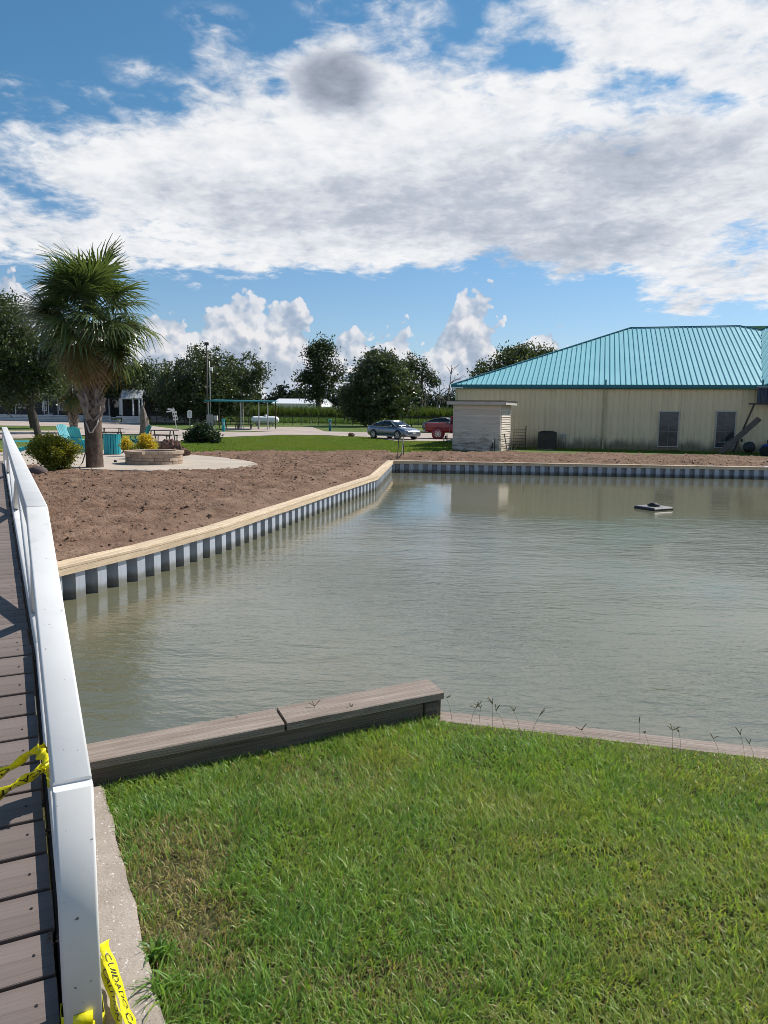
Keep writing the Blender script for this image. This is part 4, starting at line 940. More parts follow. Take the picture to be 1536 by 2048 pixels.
for k_ in range(6): MB().tube([(.06 + k_ * .12, .2, .1), (.06 + k_ * .12, .2, 1.2)], .010, 4).build('wire', M['dark_metal'], gt)
ps = ground_at(891, 887); pg = thing('pipe_stub', ps, 'short dark twin pipe standing in the grass left of the shed', 'pipe')
MB().tube([(-.12, 0, 0), (-.12, 0, .62), (.1, 0, .62), (.1, 0, 0)], .035, 6).build('pipe', M['dark_metal'], pg); MB().tube([(.0, 0, .3), (0, 0, .55)], .06, 6).build('valve', M['dark_metal'], pg)
# wire stake frame at the pond corner
fs_ = at_z(795, 917, -.2); ff_ = at_y(813, 907, fs_.y + 2.0); wf = thing('stake_frame', (fs_.x, fs_.y, -.22), 'thin dark stake frame with a green wire panel at the pond corner', 'stakes')
q = Vector((ff_.x - fs_.x, ff_.y - fs_.y, 0)); q *= .62
MB().tube([(0, 0, -.1), (.04, 0, .95)], .02, 6).build('stake', M['dark_metal'], wf); MB().tube([q + Vector((0, 0, -.1)), q + Vector((.02, 0, 1.15))], .02, 6).build('stake', M['dark_metal'], wf)
MB().tube([(0, -.05, -.05), (.2, .1, .25), q + Vector((0, 0, .85))], .022, 6).build('brace', M['dark_metal'], wf)
gp = M['dark_green'] = mat('green_wire', (.03, .05, .03), None, 1, .6)
for k_ in range(6): MB().tube([lerp(Vector((.03, 0, .8)), q + Vector((0, 0, .7)), k_ / 5), lerp(Vector((.04, 0, 1.0)), q + Vector((0, 0, 1.15)), k_ / 5)], .007, 4).build('wire', gp, wf)
for k_ in range(4): MB().tube([Vector((.03, 0, .8 + k_ * .06)), q + Vector((0, 0, .7 + k_ * .14))], .007, 4).build('wire', gp, wf)
# floating platform
fl = at_z(1307, 1018, WATER); fp = thing('pond_float', (fl.x, fl.y, WATER), 'flat black square float with round pump cap on the pond', 'float', R(28))
MB().box((0, 0, .055), (.70, .70, .05), bev=.015).build('deck', mat('float_top', (.13, .13, .135), (.2, .2, .21), 5, .6), fp)
MB().box((0, 0, .0), (.74, .74, .13), bev=.02).build('rim', M['black'], fp)
MB().lathe([(.0, .09), (.17, .10), (.17, .125), (.10, .15), (.10, .165), (0, .17)], 20).build('pump_cap', M['black'], fp, True)
# ------------------------------------------------------------------ leaves, trees, shrubs
def leaf_quads(P_, size, rg, tint, flat=0.0, asp=.5):
    n = len(P_); d = rg.normal(size=(n, 3)); d[:, 2] *= 1 - flat; d /= np.linalg.norm(d, axis=1)[:, None]
    u = np.cross(d, rg.normal(size=(n, 3))); u /= np.linalg.norm(u, axis=1)[:, None]; w = np.cross(d, u)
    s_ = size * (.6 + .8 * rg.random((n, 1))); a = u * s_; b_ = w * s_ * asp
    V = np.stack([P_ - a, P_ + b_ + d * s_ * .12, P_ + a, P_ - b_ + d * s_ * .12], 1).reshape(-1, 3)
    F = np.arange(4 * n).reshape(n, 4); return V, F, np.repeat(tint, 4)
M['leaf_oak'] = leaf_mat('oak_leaves', [(0, (.030, .048, .018)), (.5, (.056, .080, .030)), (.85, (.11, .13, .058)), (1, (.19, .205, .12))], .28, .36, .6)
M['leaf_thin'] = leaf_mat('thin_tree_leaves', [(0, (.022, .036, .014)), (.6, (.04, .06, .022)), (1, (.07, .09, .035))], .25, .5, .3)
M['leaf_shrub'] = leaf_mat('dark_shrub_leaves', [(0, (.018, .036, .012)), (.6, (.035, .062, .022)), (1, (.09, .12, .06))], .2, .38, .5)
M['leaf_yellow'] = leaf_mat('golden_leaves', [(0, (.06, .085, .014)), (.4, (.17, .17, .02)), (.75, (.42, .36, .03)), (1, (.62, .47, .04))], .35, .45, .3)
M['leaf_gold'] = leaf_mat('bright_golden_leaves', [(0, (.20, .18, .02)), (.35, (.48, .38, .03)), (1, (.80, .56, .04))], .35, .45, .3)
M['leaf_lime'] = leaf_mat('lime_leaves', [(0, (.055, .095, .016)), (.4, (.15, .175, .025)), (.75, (.36, .33, .04)), (1, (.58, .48, .06))], .42, .45, .3)
def crown_pts(lobes, nclump, per, sig, rg, shell=.45, flat=.8):
    vol = np.array([r[0] * r[1] * r[2] for c, r in lobes]) ** .66; pr = vol / vol.sum(); which = rg.choice(len(lobes), nclump, p=pr)
    C_ = np.array([c for c, r in lobes])[which]; R_ = np.array([r for c, r in lobes])[which]
    d = rg.normal(size=(nclump, 3)); d /= np.linalg.norm(d, axis=1)[:, None]; rad = rg.random((nclump, 1)) ** shell
    cc = C_ + d * R_ * rad
    sg = sig * (.6 + .8 * rg.random((nclump, 1))); pts = cc[:, None, :] + rg.normal(size=(nclump, per, 3)) * sg[:, None, :] * np.array([1, 1, flat])
    return cc, pts.reshape(-1, 3), np.repeat(rg.normal(0, .12, nclump), per)
def tree(name, base, lobes, label, cat='tree', trunk_r=.3, leaf=.16, nclump=260, per=45, sig=.4, mt='leaf_oak', bark='bark', group=None, seed=1, trunks=((0, 0),), fork=.35, nlimb=9, lean=(0, 0), shell=.45):
    rg = np.random.default_rng(seed); t = thing(name, base, label, cat, group=group)
    cc, pts, tn = crown_pts(lobes, nclump, per, sig, rg, shell)
    tint = np.clip(.42 + tn + rg.normal(0, .2, len(pts)), 0, 1); V, F, T_ = leaf_quads(pts, leaf, rg, tint)
    link('crown', np_mesh('crown', V, F, T_), M[mt], t)
    zlo = min(c[2] - r[2] for c, r in lobes); zhi = max(c[2] + r[2] for c, r in lobes); ctr = np.mean([c for c, r in lobes], 0)
    for (ox, oy) in trunks:
        m_ = MB(); hf = zlo + (zhi - zlo) * fork; top = Vector((ox * .5 + ctr[0] * .22 + lean[0], oy * .5 + ctr[1] * .22 + lean[1], hf)); b0 = Vector((ox, oy, -.15))
        mid = lerp(b0, top, .5) + Vector((rg.normal(0, .08), rg.normal(0, .08), 0))
        m_.tube([b0, b0 + Vector((0, 0, .25)), mid, top], [trunk_r * 1.45, trunk_r * 1.05, trunk_r * .85, trunk_r * .6], 10); tk = m_.build('trunk', M[bark], t, True)
        lm_ = MB()
        for k_ in range(nlimb):
            e_ = Vector(cc[rg.integers(0, len(cc))]); s0 = lerp(mid, top, rg.random()); m2 = lerp(s0, e_, .5) + Vector((rg.normal(0, .2), rg.normal(0, .2), .25))
            lm_.tube([s0, m2, e_], [trunk_r * .38, trunk_r * .2, trunk_r * .05], 6, False)
        lm_.build('limbs', M[bark], t, True)
    return t
def pxm(Y): return FPX / Y
def tree_px(name, px, py_base, Y, lobes_px, label, **kw):
    """lobes in photograph pixels (x, y, rx, ry) turned into ellipsoids at distance Y"""
    b_ = at_y(px, py_base, Y); b_.z = terrain(Y) if kw.pop('on_ground', True) else b_.z; lobes = []
    for i, (x, y, rx, ry) in enumerate(lobes_px):
        c = at_y(x, y, Y) - b_; k_ = Y / FPX; c.y += (((i * 37) % 11) / 11 - .5) * rx * k_ * .9; lobes.append(((c.x, c.y, c.z), (rx * k_, rx * k_, ry * k_)))
    return tree(name, b_, lobes, label, **kw)
tree_px('oak_tree', 742, 850, 97, [(760, 775, 62, 58), (725, 790, 46, 46), (795, 775, 42, 50), (758, 735, 44, 34), (815, 800, 22, 30), (700, 800, 24, 30), (735, 830, 40, 12), (785, 828, 30, 10)], 'dense dark round oak standing directly behind the silver sedan', trunk_r=.33, nclump=520, per=60, leaf=.17, sig=.42, seed=3, fork=.3, nlimb=14)
tree_px('oak_tree', 405, 850, 99, [(410, 775, 80, 52), (350, 780, 48, 48), (465, 770, 50, 50), (420, 740, 62, 44), (500, 755, 26, 42), (330, 765, 26, 44), (440, 815, 60, 22), (520, 745, 16, 24), (365, 815, 45, 22)], 'wide dark oak behind the tall light pole', trunk_r=.45, nclump=640, per=55, leaf=.17, sig=.5, seed=5, fork=.3, nlimb=16)
tree_px('tall_tree', 637, 812, 150, [(640, 720, 28, 34), (650, 700, 20, 20), (612, 755, 20, 12), (640, 765, 32, 24), (668, 745, 20, 24), (630, 790, 22, 14), (622, 700, 10, 12)], 'tall ragged tree rising in front of the far white barn roof', trunk_r=.55, nclump=190, per=45, leaf=.24, sig=.75, mt='leaf_thin', seed=8, fork=.55, nlimb=16, on_ground=True)
tree_px('thin_tree', 845, 812, 150, [(820, 735, 16, 26), (838, 750, 14, 18), (856, 752, 15, 12), (848, 728, 10, 8), (868, 765, 8, 8), (826, 775, 14, 14), (812, 750, 10, 24)], 'sparse leaning tree just right of the dense oak', trunk_r=.28, nclump=120, per=36, leaf=.22, sig=.6, mt='leaf_thin', seed=12, fork=.6, nlimb=18)
tree_px('oak_tree', 1020, 850, 96, [(1020, 745, 66, 44), (1075, 735, 50, 38), (975, 760, 34, 34), (1040, 715, 40, 20), (1090, 720, 24, 18), (960, 785, 24, 30)], 'bushy tree whose crown shows above the left slope of the turquoise roof', trunk_r=.4, nclump=380, per=55, leaf=.17, sig=.5, seed=14)
tree_px('shade_tree', 78, 876, 52, [(30, 690, 66, 70), (-30, 720, 80, 90), (70, 720, 52, 60), (10, 640, 50, 50), (90, 755, 40, 34), (20, 770, 60, 40), (-90, 680, 90, 100), (115, 700, 26, 40), (-20, 620, 40, 30)], 'large dark shade tree at the left picture edge, nearer of the two trunks', trunk_r=.24, nclump=800, per=56, leaf=.105, sig=.36, seed=17, fork=.25, nlimb=14)
tree_px('shade_tree', 68, 856, 75, [(60, 760, 60, 50), (10, 740, 70, 60), (120, 745, 36, 46), (-50, 740, 70, 70)], 'dark shade tree with its trunk just behind the nearer left trunk', trunk_r=.36, nclump=420, per=50, leaf=.14, sig=.45, seed=19, fork=.3)
tree_px('oak_tree', 268, 846, 104, [(270, 765, 40, 36), (235, 755, 40, 40), (290, 745, 24, 24), (200, 765, 40, 40), (310, 790, 30, 24)], 'dark tree behind the pale porch roof', trunk_r=.35, nclump=330, per=50, leaf=.18, sig=.5, seed=23)
tree_px('oak_tree', 195, 846, 118, [(150, 770, 50, 44), (190, 780, 50, 40), (100, 765, 50, 46), (40, 770, 60, 40), (-20, 770, 60, 46)], 'dark tree mass behind the left cabin', trunk_r=.4, nclump=420, per=50, leaf=.2, sig=.6, seed=29)
# bare dead trees
def bare(px, py, Y, top_px, label, seed, r=.22):
    b_ = at_y(px, py, Y); b_.z = terrain(Y); t = thing('dead_tree', b_, label, 'tree', group=None); rg = random.Random(seed); tp_ = at_y(*top_px, Y) - b_
    m_ = MB(); pts = [lerp(Vector((0, 0, 0)), tp_, k_ / 6) + Vector((rg.uniform(-.3, .3) if 0 < k_ < 6 else 0, 0, 0)) for k_ in range(7)]
    m_.tube(pts, [r * (1 - .13 * k_) for k_ in range(7)], 6); m_.build('trunk', M['dead_grey_wood'], t, True); l_ = MB()
    for k_ in range(9):
        s0 = pts[rg.randint(2, 5)]; e_ = s0 + Vector((rg.uniform(-2.6, 2.6), rg.uniform(-1, 1), rg.uniform(.8, 2.6))); md = lerp(s0, e_, .5) + Vector((0, 0, .25)); l_.tube([s0, md, e_], [.10, .07, .03], 5, False)
        for j in range(2): l_.tube([lerp(md, e_, .4 * j), e_ + Vector((rg.uniform(-.9, .9), 0, rg.uniform(.2, 1.0)))], [.05, .02], 4, False)
    l_.build('limbs', M['dead_grey_wood'], t, True)
bare(893, 815, 165, (903, 730), 'bare dead tree left of the turquoise roof corner', 3); bare(868, 815, 170, (880, 760), 'shorter bare dead tree beside the taller dead one', 5, .18)
bare(846, 815, 160, (853, 765), 'crooked bare trunk beneath the sparse leaning tree', 8, .16)
# far wood
rg = np.random.default_rng(77); lobes = []
for k_ in range(150):
    x = -260 + k_ * 3.6 + rg.normal(0, 1.5); h_ = 9 + 4.5 * fbm(np.array([x * .02]), np.array([2.0]), 5)[0] + rg.normal(0, .8); lobes.append(((x, 330 + rg.normal(0, 12), .4 + h_ * .5), (4.2, 4.2, h_ * .52)))
cc, pts, tn = crown_pts(lobes, 3600, 22, 1.1, rg, .5); V, F, T_ = leaf_quads(pts, .75, rg, np.clip(.3 + tn + rg.normal(0, .2, len(pts)), 0, 1))
M['leaf_far'] = leaf_mat('far_wood_leaves', [(0, (.016, .028, .018)), (.6, (.028, .042, .026)), (1, (.05, .062, .035))], .15, .7, .2)
tag(link('far_wood', np_mesh('far_wood', V, F, T_), M['leaf_far']), 'low dark line of distant woods along the horizon', 'woods', kind='stuff')
# cane and low crop
def upright(n, x0, x1, y0, y1, h0, h1, w, seed, lean=.35, z=None):
    return blades(n, (x0, x1, y0, y1), h0, h1, w, lean, lambda x, y: x == x, lambda x, y, rg: .5 + .5 * (fbm(x * .3, y * .3, 3) - .5) + rg.normal(0, .2, len(x)), lambda x, y: .85 + .3 * fbm(x * .35, y * .35, 9), seed, lambda x, y: np.interp(y, [9, 24, 35, 60, 77, 100, 117, 400], [-.27, -.15, -.2, -.27, -.02, .2, .38, .38]), 2)
M['cane'] = leaf_mat('cane_leaves', [(0, (.10, .115, .03)), (.5, (.075, .12, .028)), (1, (.05, .10, .02))], .35, .5, .3)
M['crop'] = leaf_mat('crop_leaves', [(0, (.09, .13, .03)), (.5, (.085, .15, .03)), (1, (.06, .12, .025))], .4, .5, .3)
v, f, t_ = upright(26000, -75, 30, 134, 142, 2.1, 3.0, .16, 5); tag(link('cane_field', np_mesh('cane_field', v, f, t_), M['cane']), 'tall green cane crop in rows beyond the dark fence', 'crop', kind='stuff')
v, f, t_ = upright(60000, -62, 26, 108, 133, .45, .85, .11, 6, .7); tag(link('low_crop', np_mesh('low_crop', v, f, t_), M['crop']), 'short bright green crop between the fence and the tall cane', 'crop', kind='stuff')
# tufts of the far lawn
FARL = [ground_at(*p).xy for p in [(370, 905), (420, 902.5), (520, 903.5), (640, 904), (770, 904.5), (905, 902), (905, 884), (790, 883), (740, 875.5), (640, 871.5), (560, 871.5), (437, 876), (351, 885), (330, 895)]]
xs = [p.x for p in FARL]; ys = [p.y for p in FARL]
v, f, t_ = blades(420000, (min(xs), max(xs), min(ys), max(ys)), .05, .14, .03, .9, lambda x, y: in_poly(x, y + .8 * (fbm(x * 1.2, y * 1.2, 8) - .5), FARL) & (np.random.default_rng(3).random(len(x)) < np.clip(60 / y - .75, .12, 1) * (.4 + .9 * fbm(x * .8, y * .8, 14))), lambda x, y, rg: .55 + .5 * (fbm(x * .4, y * .25, 18) - .5) + rg.normal(0, .15, len(x)), lambda x, y: .6 + .8 * fbm(x * .9, y * .9, 31), 9, lambda x, y: np.interp(y, [9, 24, 35, 60, 77, 100, 117, 400], [-.27, -.15, -.2, -.27, -.02, .2, .38, .38]), 2)
M['blade_far'] = leaf_mat('far_lawn_blade', [(0, (.22, .19, .06)), (.3, (.18, .22, .04)), (.7, (.125, .21, .03)), (1, (.08, .16, .028))], .42, .5, .2)
tag(link('far_lawn_grass', np_mesh('far_lawn_grass', v, f, t_), M['blade_far']), 'sunlit mown grass strip between the dirt bank and the driveway', 'grass', kind='stuff')
# grass at the foot of the building and a few weeds
v, f, t_ = blades(14000, (-9, 12, -2.2, -.1), .05, .16, .03, .9, lambda x, y: (fbm(x * .5 + 40, y * 1.1, 4) + (y + 1.2) * .25) > .42, lambda x, y, rg: .45 + rg.normal(0, .2, len(x)), lambda x, y: 1.0, 12, segs=2)
v2 = np.stack([BC.x + v[:, 0] * UB.x * 1 + 8 * UB.x + v[:, 1] * NB.x, BC.y + (v[:, 0] + 8) * UB.y + v[:, 1] * NB.y, v[:, 2] - .23], -1)
tag(link('wall_foot_grass', np_mesh('wall_foot_grass', v2, f, t_), M['blade_far']), 'patchy grass along the foot of the cream building wall', 'grass', kind='stuff')
def shrub(name, base, lobes, mt, label, leaf, nclump, per, sig, seed, flat=.8, shell=.35):
    rg = np.random.default_rng(seed); t = thing(name, base, label, 'shrub'); cc, pts, tn = crown_pts(lobes, nclump, per, sig, rg, shell, flat); k_ = pts[:, 2] > .02; pts, tn = pts[k_], tn[k_]
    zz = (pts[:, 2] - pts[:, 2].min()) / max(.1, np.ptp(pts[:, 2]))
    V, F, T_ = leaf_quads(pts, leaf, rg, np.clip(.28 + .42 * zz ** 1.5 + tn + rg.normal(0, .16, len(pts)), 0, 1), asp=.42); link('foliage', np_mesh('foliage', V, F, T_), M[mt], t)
    m_ = MB()
    for k_ in range(9): e_ = Vector(cc[rg.integers(0, len(cc))]) * .8; m_.tube([(rg.normal(0, .06), rg.normal(0, .06), -.03), e_ * .5, e_], [.02, .014, .006], 5, False)
    m_.build('stems', M['bark'], t, True); return t
def shrub_px(name, Y, px, pyb, lobes_px, mt, label, **kw):
    b_ = at_y(px, pyb, Y); lobes = []
    for x, y, rx, ry in lobes_px: c = at_y(x, y, Y) - b_; k_ = Y / FPX; lobes.append(((c.x, c.y, c.z), (rx * k_, rx * k_ * .9, ry * k_)))
    return shrub(name, b_, lobes, mt, label, **kw)
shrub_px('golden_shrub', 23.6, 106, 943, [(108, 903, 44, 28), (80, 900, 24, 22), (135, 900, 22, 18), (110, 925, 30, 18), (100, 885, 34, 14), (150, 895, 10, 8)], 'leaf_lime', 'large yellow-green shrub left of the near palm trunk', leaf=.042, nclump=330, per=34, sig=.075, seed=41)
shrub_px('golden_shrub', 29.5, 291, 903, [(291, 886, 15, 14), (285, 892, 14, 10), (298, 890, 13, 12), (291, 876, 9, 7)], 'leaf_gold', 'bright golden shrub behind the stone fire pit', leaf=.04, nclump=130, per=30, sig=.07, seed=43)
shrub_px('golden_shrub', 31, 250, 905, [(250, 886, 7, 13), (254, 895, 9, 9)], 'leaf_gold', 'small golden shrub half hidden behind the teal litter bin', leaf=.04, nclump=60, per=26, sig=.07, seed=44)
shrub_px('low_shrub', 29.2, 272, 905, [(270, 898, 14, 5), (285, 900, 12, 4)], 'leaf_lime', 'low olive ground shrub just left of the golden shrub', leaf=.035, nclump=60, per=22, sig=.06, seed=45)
shrub_px('green_shrub', 47, 406, 887, [(405, 868, 24, 16), (390, 874, 18, 12), (422, 872, 17, 13), (408, 857, 15, 9), (430, 880, 9, 7), (382, 880, 9, 6)], 'leaf_shrub', 'rounded dark glossy shrub on the far lawn below the light pole', leaf=.085, nclump=170, per=28, sig=.13, seed=47)
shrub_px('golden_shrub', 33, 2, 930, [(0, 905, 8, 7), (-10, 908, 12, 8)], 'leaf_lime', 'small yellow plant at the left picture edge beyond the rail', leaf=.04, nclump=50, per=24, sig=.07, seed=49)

# ------------------------------------------------------------------ cabbage palms
M['frond'] = leaf_mat('palm_frond', [(0, (.040, .072, .024)), (.5, (.072, .112, .04)), (1, (.15, .18, .08))], .36, .28, .7)
M['frond_old'] = leaf_mat('palm_frond_yellowing', [(0, (.10, .085, .025)), (.5, (.13, .12, .04)), (1, (.17, .15, .05))], .3, .5, .3)
M['frond_dead'] = leaf_mat('palm_frond_dead', [(0, (.20, .13, .085)), (.5, (.32, .22, .15)), (1, (.46, .34, .25))], .3, .7, .2)
def frond_mesh(seed, nseg=36, L=1.2, pet=1.05, droop=.5, spread=150, fold=.25, w=.029):
    rg = np.random.default_rng(seed); vs, fs, tn = [], [], []
    # petiole along +x, sagging a little
    m_ = MB(); P_ = [Vector((pet * k_ / 5, 0, -.10 * (k_ / 5) ** 2)) for k_ in range(6)]; m_.tube(P_, [.022, .018, .016, .014, .013, .012], 5)
    vs = [tuple(p) for p in m_.v]; fs = [f for f in m_.f]; fs = [f if len(f) == 4 else None for f in fs]; fs = [f for f in fs if f]; tn = [.75] * len(vs); tip = P_[-1]
    for k_ in range(nseg):
        a = R(-spread + 2 * spread * k_ / (nseg - 1) + rg.normal(0, 1.5)); d = Vector((math.cos(a), math.sin(a), 0)); ln = L * (.62 + .38 * math.cos(a * .5)) * rg.uniform(.88, 1.1)
        up0 = fold * abs(math.sin(a)); sd = Vector((-d.y, d.x, 0)); dr = droop * rg.uniform(.6, 1.5); b0 = len(vs); tz = rg.uniform(.2, .8)
        for t in (0, .35, .7, 1.0):
            c = tip + d * (ln * t * (1 - .18 * dr * t * t)) + Vector((0, 0, up0 * t * ln * (1 - t * .4) - dr * ln * t ** 2.6 * .6)); ww = w * (.25 + .75 * min(1, t * 3)) * (1 - t ** 3) + .003
            vs += [tuple(c - sd * ww + Vector((0, 0, .010))), tuple(c + sd * ww)]; tn += [tz, tz]
        for j in range(3): q_ = b0 + 2 * j; fs.append((q_, q_ + 1, q_ + 3, q_ + 2))
    return np_mesh('frond', np.array(vs), np.array(fs), np.array(tn))
FR = [frond_mesh(s_, droop=d_, fold=f_) for s_, d_, f_ in ((1, .35, .3), (2, .55, .2), (3, .8, .3), (4, .45, .45), (5, .65, .15))]
FO = [frond_mesh(s_ + 20, droop=1.1, fold=.5, w=.024) for s_ in range(2)]; FD = [frond_mesh(s_ + 30, nseg=26, L=.95, pet=.55, droop=1.4, fold=.75, spread=110, w=.020) for s_ in range(3)]
for l_, m_ in ((FR, 'frond'), (FO, 'frond_old'), (FD, 'frond_dead')):
    for me in l_: me.materials.append(M[m_])
def boot_mesh():                                                 # a split leaf base lying almost flat on the trunk
    return MB().add([(-.075, .02, -.08), (.075, .02, -.08), (.06, .06, -.08), (-.06, .06, -.08), (-.035, -.075, .44), (.035, -.075, .44), (.025, -.045, .45), (-.025, -.045, .45), (-.062, -.035, .16), (.062, -.035, .16), (.05, .03, .17), (-.05, .03, .17)],
                    [(3, 2, 1, 0), (4, 5, 6, 7), (0, 1, 9, 8), (1, 2, 10, 9), (2, 3, 11, 10), (3, 0, 8, 11), (8, 9, 5, 4), (9, 10, 6, 5), (10, 11, 7, 6), (11, 8, 4, 7)]).mesh('leaf_base')
BOOT = boot_mesh(); BOOT.materials.append(M['boot'])
def palm(name, base, h_tr, k_, label, nfr, r0, smooth_h, seed, ndead=22, nold=10):
    rg = random.Random(seed); t = thing(name, base, label, 'palm')
    prof = [(r0 * 1.15, -.05), (r0 * 1.02, .15 * k_), (r0 * .98, smooth_h * .5), (r0 * .95, smooth_h), (r0 * .74, smooth_h + .05), (r0 * .72, h_tr * .7), (r0 * .62, h_tr)]
    m_ = MB(); n = 28; vs = []
    zs = np.linspace(0, 1, 40); zr = np.interp(zs, np.linspace(0, 1, len(prof)), [z for r_, z in prof]); rr_ = np.interp(zr, [z for r_, z in prof], [r_ for r_, z in prof])
    for z, r_ in zip(zr, rr_):
        for j in range(n):
            a = 2 * math.pi * j / n; q_ = 1 + .05 * noise.noise(Vector((math.cos(a) * 2, math.sin(a) * 2, z * 7 + seed))) + .035 * noise.noise(Vector((math.cos(a) * 6, math.sin(a) * 6, z * 3))); vs.append((r_ * q_ * math.cos(a), r_ * q_ * math.sin(a), z))
    fs = [(i * n + j, i * n + (j + 1) % n, (i + 1) * n + (j + 1) % n, (i + 1) * n + j) for i in range(len(zr) - 1) for j in range(n)]
    m_.add(vs, fs).build('trunk', M['palm_bark'], t, True)
    rows = int((h_tr - smooth_h) / (.15 * k_))
    for i in range(rows):
        z = smooth_h - .02 + i * .15 * k_; nb = 8
        for j in range(nb):
            a = 2 * math.pi * (j + .5 * (i % 2)) / nb + rg.uniform(-.07, .07); r_ = float(np.interp(z, [p[1] for p in prof], [p[0] for p in prof])) * 1.0
            sgn = 1 if (i + j) % 2 else -1; low = i < 4 and rg.random() < .5
            o = link('leaf_base', BOOT, None, t, (r_ * math.cos(a), r_ * math.sin(a), z + rg.uniform(-.03, .03) * k_)); o.scale = [k_ * rg.uniform(.85, 1.15) * (1.25 if low else 1)] * 3
            o.rotation_mode = 'YXZ'; o.rotation_euler = (rg.uniform(-.05, .06) + (.16 if low else 0), sgn * rg.uniform(.35, .6), a + math.pi / 2)
    def put(mesh, az, el, z, sc, nm):
        o = link(nm, mesh, None, t); d = Vector((math.cos(el) * math.cos(az), math.cos(el) * math.sin(az), math.sin(el))); sdv = Vector((-math.sin(az), math.cos(az), 0)); roll = rg.uniform(-.5, .5); u_ = d.cross(sdv)
        s2 = sdv * math.cos(roll) + u_ * math.sin(roll); u2 = d.cross(s2)
        mt_ = Matrix(((d.x, s2.x, u2.x, 0), (d.y, s2.y, u2.y, 0), (d.z, s2.z, u2.z, 0), (0, 0, 0, 1))); o.matrix_local = Matrix.Translation((math.cos(az) * .16 * k_, math.sin(az) * .16 * k_, z)) @ mt_ @ Matrix.Scale(sc, 4); return o
    ga = 2.39996
    for i in range(nfr):
        f_ = i / (nfr - 1); el = R(80 - 122 * f_ + rg.uniform(-24, 24)); put(FR[i % 5], i * ga + rg.uniform(-.2, .2), el, h_tr + .55 * k_ * (1 - f_) + .1, k_ * rg.uniform(.82, 1.1), 'frond')
    for i in range(nold): put(FO[i % 2], i * ga * 1.7 + 1, R(rg.uniform(-66, -40)), h_tr - .1, k_ * rg.uniform(.85, 1.0), 'frond')
    for i in range(ndead): put(FD[i % 3], i * ga + .5, R(rg.uniform(-84, -58)), h_tr - .2 - rg.uniform(0, .45) * k_, k_ * rg.uniform(.85, 1.2), 'dead_frond')
    return t
pb = at_y(190, 938, 24.4)
p1 = palm('palm_tree', pb, 4.55, 1.0, 'tall fan palm with criss-cross boot trunk beside the round patio', 60, .265, 1.62, 5)
MB().tube([(.25, -.12, 1.72), (.19, -.20, 1.45), (.07, -.27, 1.2), (-.02, -.28, 1.18), (-.09, -.26, 1.4), (-.21, -.18, 1.6)], [.015, .028, .03, .026, .022, .01], 6).build('torn_fibre', mat('torn_fibre', (.46, .40, .34), (.6, .54, .47), 9, .9), p1, True)
pb2 = ground_at(148, 866); palm('palm_tree', pb2, 3.9, 1.2, 'smaller fan palm behind the tall palm, by the road', 34, .34, .7, 9, 8, 5)
# ------------------------------------------------------------------ patio: fire pit, bin, chairs, rocks
pc = at_z(292, 931, -.10); pr_ = 1.0; pit_c = Vector((pc.x + .0, pc.y + .98, terrain(pc.y + .9) + .075))
fp_ = thing('fire_pit', pit_c, 'round fire pit of stacked tan stone blocks on the patio', 'fire pit')
def arc_brick(w, r0, r1, h_, n=3):
    g_ = .006; vs = []; a0, a1 = -w / 2 + g_ / r1, w / 2 - g_ / r1
    for z in (0.004, h_ - .004):
        for k_ in range(n + 1): a = a0 + (a1 - a0) * k_ / n; vs += [(r0 * math.cos(a), r0 * math.sin(a), z), (r1 * math.cos(a), r1 * math.sin(a), z)]
    N2_ = 2 * (n + 1); f = []
    for k_ in range(n):
        q_ = 2 * k_; f += [(q_, q_ + 2, q_ + 3, q_ + 1), (N2_ + q_, N2_ + q_ + 1, N2_ + q_ + 3, N2_ + q_ + 2), (q_ + 1, q_ + 3, N2_ + q_ + 3, N2_ + q_ + 1), (q_, N2_ + q_, N2_ + q_ + 2, q_ + 2)]
    f += [(0, 1, N2_ + 1, N2_), (2 * n, N2_ + 2 * n, N2_ + 2 * n + 1, 2 * n + 1)]
    m_ = MB().add(vs, f).mesh('brick'); m_.materials.append(M['brick']); return m_
wid = [R(13), R(18), R(24)]; BM = [arc_brick(w, .78, .98, .115) for w in wid]; CM_ = [arc_brick(R(20), .74, 1.03, .10), arc_brick(R(25), .74, 1.03, .10)]
rr = random.Random(4)
for crs in range(4):
    a = rr.uniform(0, 6); a_end = a + 2 * math.pi
    while a < a_end - R(8):
        if crs < 3: j = rr.choice([0, 1, 2, 2, 1]); w = wid[j]; me = BM[j]
        else: j = rr.choice([0, 1]); w = R((20, 25)[j]); me = CM_[j]
        if a + w > a_end: w = a_end - a; me = arc_brick(w, .78 if crs < 3 else .74, .98 if crs < 3 else 1.03, .115 if crs < 3 else .10)
        o = link('brick', me, None, fp_, (0, 0, crs * .118), (0, 0, a + w / 2)); s_ = rr.uniform(.985, 1.012); o.scale = (s_, s_, 1); a += w
MB().lathe([(.0, .30), (.77, .30), (.77, .02), (0, .02)], 24).build('ash_bed', mat('pit_ash', (.06, .05, .045), (.12, .10, .09), 8, .95), fp_)
bp = ground_at(215, 934); tag(MB().ball((0, 0, .05), (.06, .06, .06), 7).build('ball', M['black'], loc=at_z(231, 925.5, terrain(26) + .05), smooth=True), 'small dark round lump lying left of the fire pit', 'lump')
tc_ = at_z(225, 908, -.10); tcn = thing('litter_bin', (tc_.x, tc_.y, terrain(tc_.y) + .05), 'round teal slatted litter bin behind the palm trunk', 'litter bin')
sl_m = MB().box((0, 0, .46), (.086, .03, .84), bev=.008).mesh('slat'); sl_m.materials.append(M['teal'])
for k_ in range(20): a = 2 * math.pi * k_ / 20; link('slat', sl_m, None, tcn, (.335 * math.cos(a), .335 * math.sin(a), 0), (0, 0, a + math.pi / 2))
